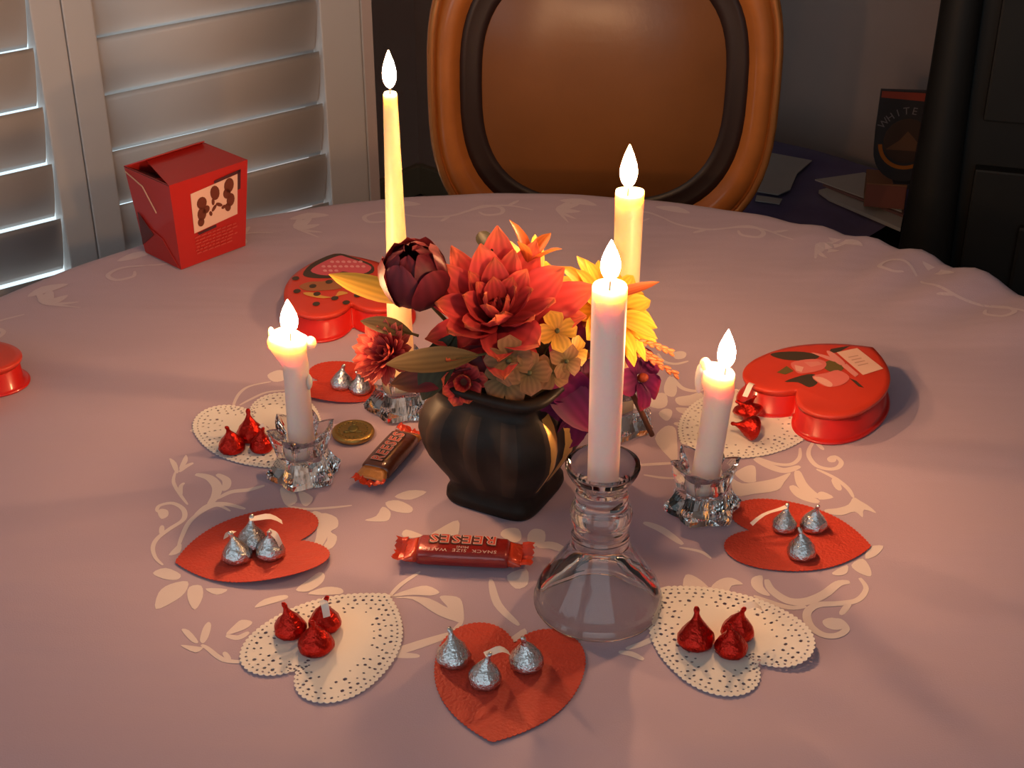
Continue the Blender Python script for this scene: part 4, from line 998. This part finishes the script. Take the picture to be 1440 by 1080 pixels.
tl = mat('carton_text', (.50,.060,.045), .5)
for k in range(6):
    b = .305 - .038*k; a = .24 + .01*(k % 2); rr = random.Random(k)
    while a < .84 - .05*(k % 3):
        w = rr.uniform(.03,.085); front_quad('small_print', ((a,b),(a+w,b+w*.05),(a+w,b+.016+w*.05),(a,b+.016)), tl, .0011, cart); a += w+.018

# ---------------------------------------------------------------- flowers of the bouquet
def petal_mesh(name, m, Ln, W, curl=.3, cup=.25, peak=.5, tip=1.0, nu=4, nv=7, ruffle=0., seed=0, thin_base=.25):
    """a petal along +y from the origin, its face turned to +z; curl bends the tip up (+) or down (-)"""
    rr = random.Random(seed); ph = rr.uniform(0, 6); vs, fs, T, S = [], [], [], []
    y = z = 0.; px0 = 0; ang = 0.
    for j in range(nv):
        t = j/(nv-1)
        if j: ang = curl*(t**1.4); y += Ln/(nv-1)*math.cos(ang); z += Ln/(nv-1)*math.sin(ang)
        if t < peak: w = thin_base + (1-thin_base)*math.sin(PI/2*t/peak)
        else: w = math.cos(PI/2*((t-peak)/(1-peak))**tip)**.8 if t < 1 else 0.04
        for i in range(nu+1):
            s = -1 + 2*i/nu
            vs.append((W/2*w*s, y - ruffle*Ln*.2*abs(s)*t*0, z + cup*W*w*s*s*.5 + ruffle*W*math.sin(s*5+t*7+ph)*t))
            T.append(t); S.append(s*.5+.5)
    for j in range(nv-1):
        for i in range(nu):
            a = j*(nu+1)+i; fs.append((a, a+1, a+nu+2, a+nu+1))
    return mesh(name, vs, fs, True, m, {'t': T, 's': S})
def put(o, nm, me, az, el, r0=0., z0=0., roll=0., sc=1.):
    """a petal at azimuth az, leaning el degrees away from the flower's axis"""
    M = Matrix.Rotation(az, 4, 'Z') @ Matrix.Translation((0, r0, z0)) @ Matrix.Rotation(math.radians(90-el), 4, 'X') @ Matrix.Rotation(roll, 4, 'Y') @ Matrix.Scale(sc, 4)
    return link(nm, me, o, mtx=M)
def flower(name, label, cat, c, axis, group='flowers and leaves of the bouquet'):
    o = thing(name, label, cat, group=group); o.matrix_world = look_mtx(c, axis); return o
green_stem = mat('green_stem', (.06,.06,.02), .7); vase_mouth = Vector((-.006, .001, TT+.098))
def stem(o, c, axis, r=.0016, m=green_stem, nm='stem'):
    c = Vector(c); a = Vector(axis).normalized(); M = look_mtx(c, axis).inverted()
    p1 = c - a*.018; pts = [c, p1, p1.lerp(vase_mouth, .5) - a*.004, vase_mouth + (c-vase_mouth)*.08]
    v, f = tube([M @ p for p in pts], r, 6); obj(nm, v, f, m, o, True)
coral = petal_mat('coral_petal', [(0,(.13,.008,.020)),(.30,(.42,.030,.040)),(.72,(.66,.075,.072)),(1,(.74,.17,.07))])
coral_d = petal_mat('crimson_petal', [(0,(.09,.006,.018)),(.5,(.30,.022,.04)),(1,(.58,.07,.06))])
# large dahlia in the middle
dc = (-.0103,-.012,.9136); dax = (.0,-.50,.87)
dh = flower('dahlia', 'large coral red dahlia with pointed petals in the middle of the bouquet', 'flower', dc, dax)
DP = [petal_mesh('petal', coral, .066, .031, .50, .26, .44, 1.05, seed=s, ruffle=.07, nv=8) for s in range(3)]
DM = [petal_mesh('petal', coral, .052, .027, .55, .34, .44, 1.05, seed=s, ruffle=.08) for s in range(3)]
DS = [petal_mesh('petal', coral, .036, .018, .7, .5, .46, 1.1, seed=s, ruffle=.09) for s in range(2)]
DC = [petal_mesh('petal', coral_d, .022, .011, .9, .7, .5, 1.2, seed=s, ruffle=.08) for s in range(2)]
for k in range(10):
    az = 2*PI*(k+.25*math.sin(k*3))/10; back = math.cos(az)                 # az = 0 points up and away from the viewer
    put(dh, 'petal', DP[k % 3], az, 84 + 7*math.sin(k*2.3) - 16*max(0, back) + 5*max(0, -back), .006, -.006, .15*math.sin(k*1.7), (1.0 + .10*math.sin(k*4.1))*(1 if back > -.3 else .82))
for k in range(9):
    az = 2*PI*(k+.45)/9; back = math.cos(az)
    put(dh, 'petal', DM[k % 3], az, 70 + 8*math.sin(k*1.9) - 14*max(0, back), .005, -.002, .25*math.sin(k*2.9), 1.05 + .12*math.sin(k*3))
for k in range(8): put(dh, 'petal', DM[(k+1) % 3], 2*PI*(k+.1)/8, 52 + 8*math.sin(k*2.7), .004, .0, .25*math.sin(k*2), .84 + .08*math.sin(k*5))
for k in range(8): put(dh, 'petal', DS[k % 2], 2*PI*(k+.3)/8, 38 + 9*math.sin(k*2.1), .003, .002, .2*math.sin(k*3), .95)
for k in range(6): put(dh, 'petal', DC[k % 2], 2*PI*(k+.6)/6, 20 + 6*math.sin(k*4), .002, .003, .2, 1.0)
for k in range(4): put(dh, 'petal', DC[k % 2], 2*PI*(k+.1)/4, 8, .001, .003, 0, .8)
stem(dh, dc, dax)
# dark peony bud
maroon = petal_mat('maroon_petal', [(0,(.035,.006,.010)),(.5,(.085,.010,.016)),(.85,(.15,.014,.022)),(1,(.22,.022,.03))], .5, .10)
pc = (-.0698,-.008,.9452); pax = (-.15,-.35,.93)
pe = flower('peony', 'dark burgundy peony bud standing at the upper left of the bouquet', 'flower', pc, pax)
def cup_petal(R, top, width, nu=5, nv=7, seed=0):
    rr = random.Random(seed); vs, fs, T, S = [], [], [], []
    for j in range(nv):
        t = j/(nv-1); pol = PI - .25 - (PI-.25-top)*t
        w = width*(.35+.65*math.sin(PI/2*min(1, t*1.6)))*(1 if t < .75 else 1-.35*(t-.75)/.25)
        for i in range(nu+1):
            s = -1+2*i/nu; a = s*w; r = R*(1 + .10*t*t + .060*math.sin(s*5+seed)*t*t); pp = pol + .22*s*s*t*t
            vs.append((r*math.sin(pp)*math.sin(a), r*math.sin(pp)*math.cos(a), r*1.05*math.cos(pp))); T.append(t); S.append(s*.5+.5)
    for j in range(nv-1):
        for i in range(nu): a = j*(nu+1)+i; fs.append((a, a+1, a+nu+2, a+nu+1))
    return mesh('petal', vs, fs, True, maroon, {'t': T, 's': S})
for k, (R, top, wdt, az) in enumerate(((.0250,.95,.72,0),(.0246,.75,.80,2.1),(.0251,.90,.75,4.2),(.0238,.60,.8,1.0),(.0235,.50,.8,3.1),(.0239,.62,.8,5.3),(.0224,.34,.9,.3),(.0221,.28,.95,2.4),(.0225,.36,.9,4.5),(.0212,.12,1.0,1.4),(.0208,.10,1.0,3.5),(.0213,.14,1.0,5.6))):
    link('petal', cup_petal(R, top, wdt, seed=k), pe, rot=(0,0,az))
for k in range(4):
    put(pe, 'petal', petal_mesh('petal', maroon, .026, .022, .9, .5, .6, 1.6, seed=k+20, ruffle=.08), k*PI/2+.9, 62, .010, -.020, 0, 1)
v, f = ellipsoid((0,0,-.004), (.0120,.0120,.014), 12, 8); obj('flower_heart', v, f, maroon, pe, True)
stem(pe, pc, pax)
# coral mum at the left
mum_m = petal_mat('pink_coral_petal', [(0,(.22,.012,.03)),(.5,(.58,.055,.06)),(1,(.76,.17,.10))], .55, .3)
mc = (-.0917,-.02,.8886); mx = (-.50,-.62,.60)
mu = flower('chrysanthemum', 'small pink coral chrysanthemum hanging at the left of the bouquet', 'flower', mc, mx)
MP = [petal_mesh('petal', mum_m, .0235, .0075, .55, .5, .62, 1.5, 2, 6, seed=s) for s in range(2)]
for ring, (nn, el, s_) in enumerate(((17,96,1.0),(16,80,1.0),(14,62,.88),(11,44,.70),(7,22,.52))):
    for k in range(nn): put(mu, 'petal', MP[k % 2], 2*PI*(k+.5*(ring % 2))/nn, el + 5*math.sin(k*2.7), .003, -.001*ring+.001, .1*math.sin(k), s_)
stem(mu, mc, mx)
# yellow sunflower turned away
sun_m = petal_mat('golden_petal', [(0,(.55,.22,.02)),(.5,(.80,.44,.045)),(1,(.86,.52,.07))], .5, .35)
suc = (.0723,.02,.9032); sua = (.55,-.25,.62)
su = flower('sunflower', 'golden yellow sunflower half hidden behind the front candle', 'flower', suc, sua)
UP = [petal_mesh('petal', sun_m, .040, .0185, -.25+.3*s, .35, .45, 1.5, 4, 7, seed=s) for s in range(2)]
for k in range(13): put(su, 'petal', UP[k % 2], 2*PI*k/13+.15, 84 + 7*math.sin(k*3.1), .010, -.002, .1*math.sin(k*2), 1.0+.08*math.sin(k*5))
for k in range(11): put(su, 'petal', UP[k % 2], 2*PI*(k+.5)/11, 68 + 6*math.sin(k*2.1), .009, .0, 0, .85)
v, f = ellipsoid((0,0,.001), (.0125,.0125,.0065), 16, 8); obj('flower_disc', v, f, mat('dark_disc', (.035,.012,.02), .9, bump=.8, bscale=500), su, True)
stem(su, suc, sua)
y1c = (.0199,.04,.9142)
yl = flower('sunflower', 'yellow sunflower behind the dahlia, two petals showing at the top', 'flower', y1c, (.62,-.05,.72))
for k in range(9): put(yl, 'petal', UP[k % 2], 2*PI*k/9+.35, 72 + 8*math.sin(k*2.4), .009, 0, .1*math.sin(k), .92)
v, f = ellipsoid((0,0,.001), (.011,.011,.006), 14, 7); obj('flower_disc', v, f, MATS['dark_disc'], yl, True)
stem(yl, y1c, (.62,-.05,.72))
# lily petals at the very top
lily_m = petal_mat('orange_lily_petal', [(0,(.30,.05,.02)),(.5,(.60,.13,.03)),(1,(.72,.24,.05))], .5, .3)
lc = (.0115,.022,.9403)
li = flower('lily', 'small orange lily whose narrow petals stick up at the top', 'flower', lc, (.20,.1,.95))
LP_ = petal_mesh('petal', lily_m, .030, .0115, -.45, .5, .45, 1.4)
for k, (az, el) in enumerate(((-.9,22),(.5,30),(2.2,34),(3.6,30),(5.0,26))): put(li, 'petal', LP_, az, el, .002, 0, 0, 1 if k else 1.15)
stem(li, lc, (.2,.1,.95))
bc = (-.0084,.028,.953)
bu = flower('flower_bud', 'tiny dark red bud peeping over the top of the dahlia', 'flower bud', bc, (.1,0,1))
v, f = ellipsoid((0,0,0), (.0048,.0048,.0075), 10, 7); obj('bud_body', v, f, maroon, bu, True)
for k in range(4): put(bu, 'sepal', petal_mesh('sepal', green_stem, .010, .005, .3, .4, .4), k*PI/2, 28, .0025, -.008)
stem(bu, bc, (.1,0,1), .001)
# magenta orchids low on the right
mag_m = petal_mat('magenta_petal', [(0,(.04,.004,.03)),(.5,(.13,.008,.07)),(.85,(.26,.016,.085)),(1,(.42,.05,.07))], .5, .25)
OP = [petal_mesh('petal', mag_m, .036, .030, -.5, .25, .55, 1.7, 5, 7, ruffle=.06, seed=s) for s in range(2)]
def orchid(u, ax, label, sc=1., n=5, off=0.):
    o = flower('orchid', label, 'flower', u, ax)
    for k in range(n): put(o, 'petal', OP[k % 2], 2*PI*k/n+off, 76 + 8*math.sin(k*2.3), .003, .001*(k % 2), .1*math.sin(k*3), sc*(1+.08*math.sin(k*2)))
    v, f = ellipsoid((0,0,.004), (.0038,.0038,.005), 10, 6); obj('flower_heart', v, f, lily_m, o, True)
    stem(o, u, ax); return o
orchid((.046,-.03,.8494), (.35,-.70,-.10), 'magenta orchid drooping over the right shoulder of the vase', 1.0, 5, .35)
orchid((.0512,-.012,.8825), (.40,-.75,.45), 'dark magenta orchid between the tan florets and the front candle', .80, 5, .9)
orchid((.0968,.018,.8465), (.60,-.45,.35), 'red violet orchid showing to the right of the front candle', .68, 5, .1)
orchid((.0499,.004,.8989), (.50,-.60,.55), 'deep violet orchid tucked under the right dahlia petals', .72, 5, .5)
# hydrangea florets
tan_m = petal_mat('tan_floret', [(0,(.13,.09,.03)),(.5,(.27,.135,.055)),(1,(.36,.15,.075))], .6, .3); gold_f = petal_mat('gold_floret', [(0,(.50,.22,.03)),(.6,(.78,.40,.05)),(1,(.80,.46,.08))], .5, .3)
hyc = (.0114,-.03,.8639); hya = (.12,-.75,.62)
hy = flower('hydrangea', 'hydrangea with tan and gold four petalled florets over the vase rim', 'flower', hyc, hya)
def floret_mesh(m, sc):
    vs, fs, T, S = [], [], [], []
    for q in range(4):
        pm = petal_mesh('tmp', None, .0105*sc, .0105*sc, -.5, .2, .6, 2.2, 3, 5)
        M = Matrix.Rotation(q*PI/2, 4, 'Z') @ Matrix.Translation((0,.0008,0)) @ Matrix.Rotation(.22, 4, 'X'); b = len(vs)
        vs += [M @ v.co for v in pm.vertices]; fs += [tuple(i+b for i in p.vertices) for p in pm.polygons]
        T += [d.value for d in pm.attributes['t'].data]; S += [d.value for d in pm.attributes['s'].data]; bpy.data.meshes.remove(pm)
    return mesh('floret', vs, fs, True, m, {'t': T, 's': S})
FT, FG = floret_mesh(tan_m, 1.0), floret_mesh(gold_f, .95)
Hi = look_mtx(hyc, hya).inverted()
for k, (q, ax, me, sc) in enumerate((((-.002,-.052,.9001),(-.05,-.85,.5),FT,1.1),((-.0041,-.05,.8829),(-.2,-.9,.3),FT,1.1),((.0121,-.056,.8926),(.1,-.85,.5),FT,1.0),((.0278,-.05,.8904),(.3,-.8,.5),FT,.9),
        ((.0072,-.042,.8636),(-.1,-.9,.1),FT,.95),((.038,-.044,.8952),(.5,-.75,.4),FT,.85),((.0318,-.036,.915),(.2,-.7,.65),FG,1.0),((.0438,-.036,.8978),(.55,-.75,.35),FG,.85),((.0257,-.04,.8696),(.4,-.85,.2),FT,.85))):
    M = Hi @ look_mtx(q, ax, k*.8); fo = link('floret', me, hy, mtx=M @ Matrix.Scale(sc*1.5, 4))
    v, f = ellipsoid((0,0,.0012), (.0013,.0013,.0012), 8, 5); obj('floret_eye', v, f, green_stem, fo, True)
    if me is FG: fo['label'] = 'golden yellow floret'
    pts = [M @ Vector((0,0,0)), (M @ Vector((0,0,-.010)))*.8, Vector((0,0,-.016))]
    v, f = tube(pts, .0007, 5); obj('floret_stalk', v, f, green_stem, hy)
stem(hy, hyc, hya)
# leaves
def leaf_mat(nm, c0, c1, c2): return petal_mat(nm, [(0,c0),(.5,c1),(1,c2)], .5, .2)
olive = leaf_mat('olive_leaf', (.13,.085,.03), (.20,.125,.05), (.26,.16,.07)); wine = leaf_mat('wine_leaf', (.10,.010,.018), (.15,.016,.022), (.20,.07,.02)); gleaf = leaf_mat('yellow_leaf', (.50,.25,.03), (.75,.40,.05), (.72,.40,.06)); dleaf = leaf_mat('dark_green_leaf', (.025,.03,.012), (.045,.04,.016), (.07,.05,.02))
def leaf(a, b, W, m, label, nrm, curl=-.35, cup=.25, peak=.42, name='leaf'):
    """a leaf from its base a to its tip b, facing nrm"""
    a, b = Vector(a), Vector(b); y = (b-a); Ln = y.length; y.normalize(); n_ = Vector(nrm); x = y.cross(n_).normalized(); z = x.cross(y)
    M = Matrix((x, y, z)).transposed().to_4x4(); M.translation = a
    o = thing(name, label, 'leaf', group='flowers and leaves of the bouquet'); o.matrix_world = M
    link('blade', petal_mesh('blade', m, Ln*1.04, W, curl, cup, peak, 1.25, 6, 9, thin_base=.12), o)
    v, f = tube([(0,Ln*t, .0006+Ln*.0*t) for t in (-.12,0,.25)], [.0012,.001,.0006], 6); obj('stalk', v, f, m, o)
    return o
leaf((-.0242,-.046,.9009), (-.0867,-.052,.8932), .021, olive, 'broad olive tan leaf pointing left over the vase rim', (-.1,-.55,.83), .25, .25)
leaf((-.0357,-.04,.886), (-.0883,-.04,.8743), .022, wine, 'wine red leaf hanging under the olive leaf', (-.15,-.85,.5))
leaf((-.0668,-.01,.9252), (-.1321,.03,.9243), .020, gleaf, 'pointed yellow leaf in front of the left heart box', (0,-.6,.8), .15, .2)
leaf((-.072,-.02,.9044), (-.1093,-.012,.9141), .014, olive, 'small tan leaf above the coral chrysanthemum', (-.2,-.5,.8))
leaf((-.0407,-.03,.9096), (-.0664,-.05,.8682), .026, dleaf, 'dark green leaf deep between chrysanthemum and vase', (-.3,-.8,.4))
leaf((-.0156,.02,.9538), (-.0253,.04,.9608), .012, dleaf, 'dark leaf tip showing at the top left of the dahlia', (0,-.8,.5))
leaf((-.0154,-.03,.898), (-.0449,-.044,.8777), .028, wine, 'wine coloured leaf over the front rim of the vase', (0,-.9,.3))
leaf((.0258,-.03,.8776), (.0608,-.052,.8432), .030, mag_m, 'magenta leaf drooping beside the front candle, lit red along its edge', (.45,-.85,.2))
leaf((.0635,.02,.9133), (.1091,.028,.9235), .008, leaf_mat('rust_leaf', (.30,.05,.02), (.45,.09,.03), (.50,.13,.04)), 'narrow rust leaf above the yellow petals on the right', (0,-.8,.5), -.2)
leaf((-.0104,-.01,.8991), (-.0512,-.03,.898), .034, dleaf, 'dark leaf filling the gap left of the dahlia', (-.2,-.7,.6))
leaf((.0368,0,.8939), (.0691,-.006,.8911), .034, dleaf, 'dark leaf filling the gap right of the dahlia', (.3,-.7,.6))
# small red blossoms low over the rim
rc = (-.0349,-.038,.8755)
rd = flower('carnation', 'small orange red carnation peeping over the vase rim', 'flower', rc, (-.05,-.85,.35))
RP = petal_mesh('petal', coral, .019, .012, .6, .4, .6, 1.8, 3, 6, ruffle=.08)
for k in range(9): put(rd, 'petal', RP, 2*PI*k/9, 70 + 10*math.sin(k*2), .002, 0, 0, 1)
for k in range(6): put(rd, 'petal', RP, 2*PI*k/6+.3, 38, .001, 0, 0, .8)
stem(rd, rc, (-.05,-.85,.35))
# grain sprigs and a stick on the right
grain = mat('rust_grain', (.46,.13,.045), .6, vary=.2, vscale=200)
def sprig(pts, label, r=.0022):
    o = thing('grain_sprig', label, 'sprig', tuple(pts[0]), group='flowers and leaves of the bouquet'); P = [Vector(p)-Vector(pts[0]) for p in pts]
    v, f = tube(P, .0008, 6); obj('stalk', v, f, grain, o)
    for k in range(11):
        t = .40+.60*k/10; L_ = t*(len(P)-1); i = min(int(L_), len(P)-2); p = P[i].lerp(P[i+1], L_-i); d = (P[i+1]-P[i]).normalized()
        s = d.cross(Vector((0,1,.3))).normalized()*(.0016 if k % 2 else -.0016)
        v, f = ellipsoid((0,0,0), (r*.62,r*.62,r*1.6), 7, 5); q = (d+s*160).to_track_quat('Z','Y').to_matrix().to_4x4(); q.translation = p+s
        link('grain', mesh('grain', v, f, True, grain), o, mtx=q)
    return o
sprig([(.0682,0,.8951), (.0906,.012,.8828), (.1076,.02,.8744), (.1224,.024,.8655)], 'rust grain sprig pointing right, highest of the three')
sprig([(.0684,0,.8892), (.0924,.01,.8742), (.109,.016,.8612), (.1266,.018,.849)], 'rust grain sprig pointing right, lowest of the three')
sprig([(.0683,0,.8939), (.0888,.014,.8782), (.1015,.02,.8676), (.1142,.024,.8568)], 'rust grain sprig pointing right, middle one of the three')
stk = thing('cinnamon_stick', 'thin brown stick hanging out of the bouquet right of the front candle', 'stick', (.0873,.02,.8429), group='flowers and leaves of the bouquet')
P0 = Vector((.0873,.02,.8429)); v, f = tube([Vector((.0747,.008,.8717))-P0, Vector((0,0,0)), Vector((.0992,.026,.8159))-P0, Vector((.1108,.03,.7882))-P0], [.0016,.0022,.0023,.0022], 8)
obj('bark', v, f, mat('brown_bark', (.17,.055,.022), .8, vary=.4, vscale=300, bump=.5), stk, True)
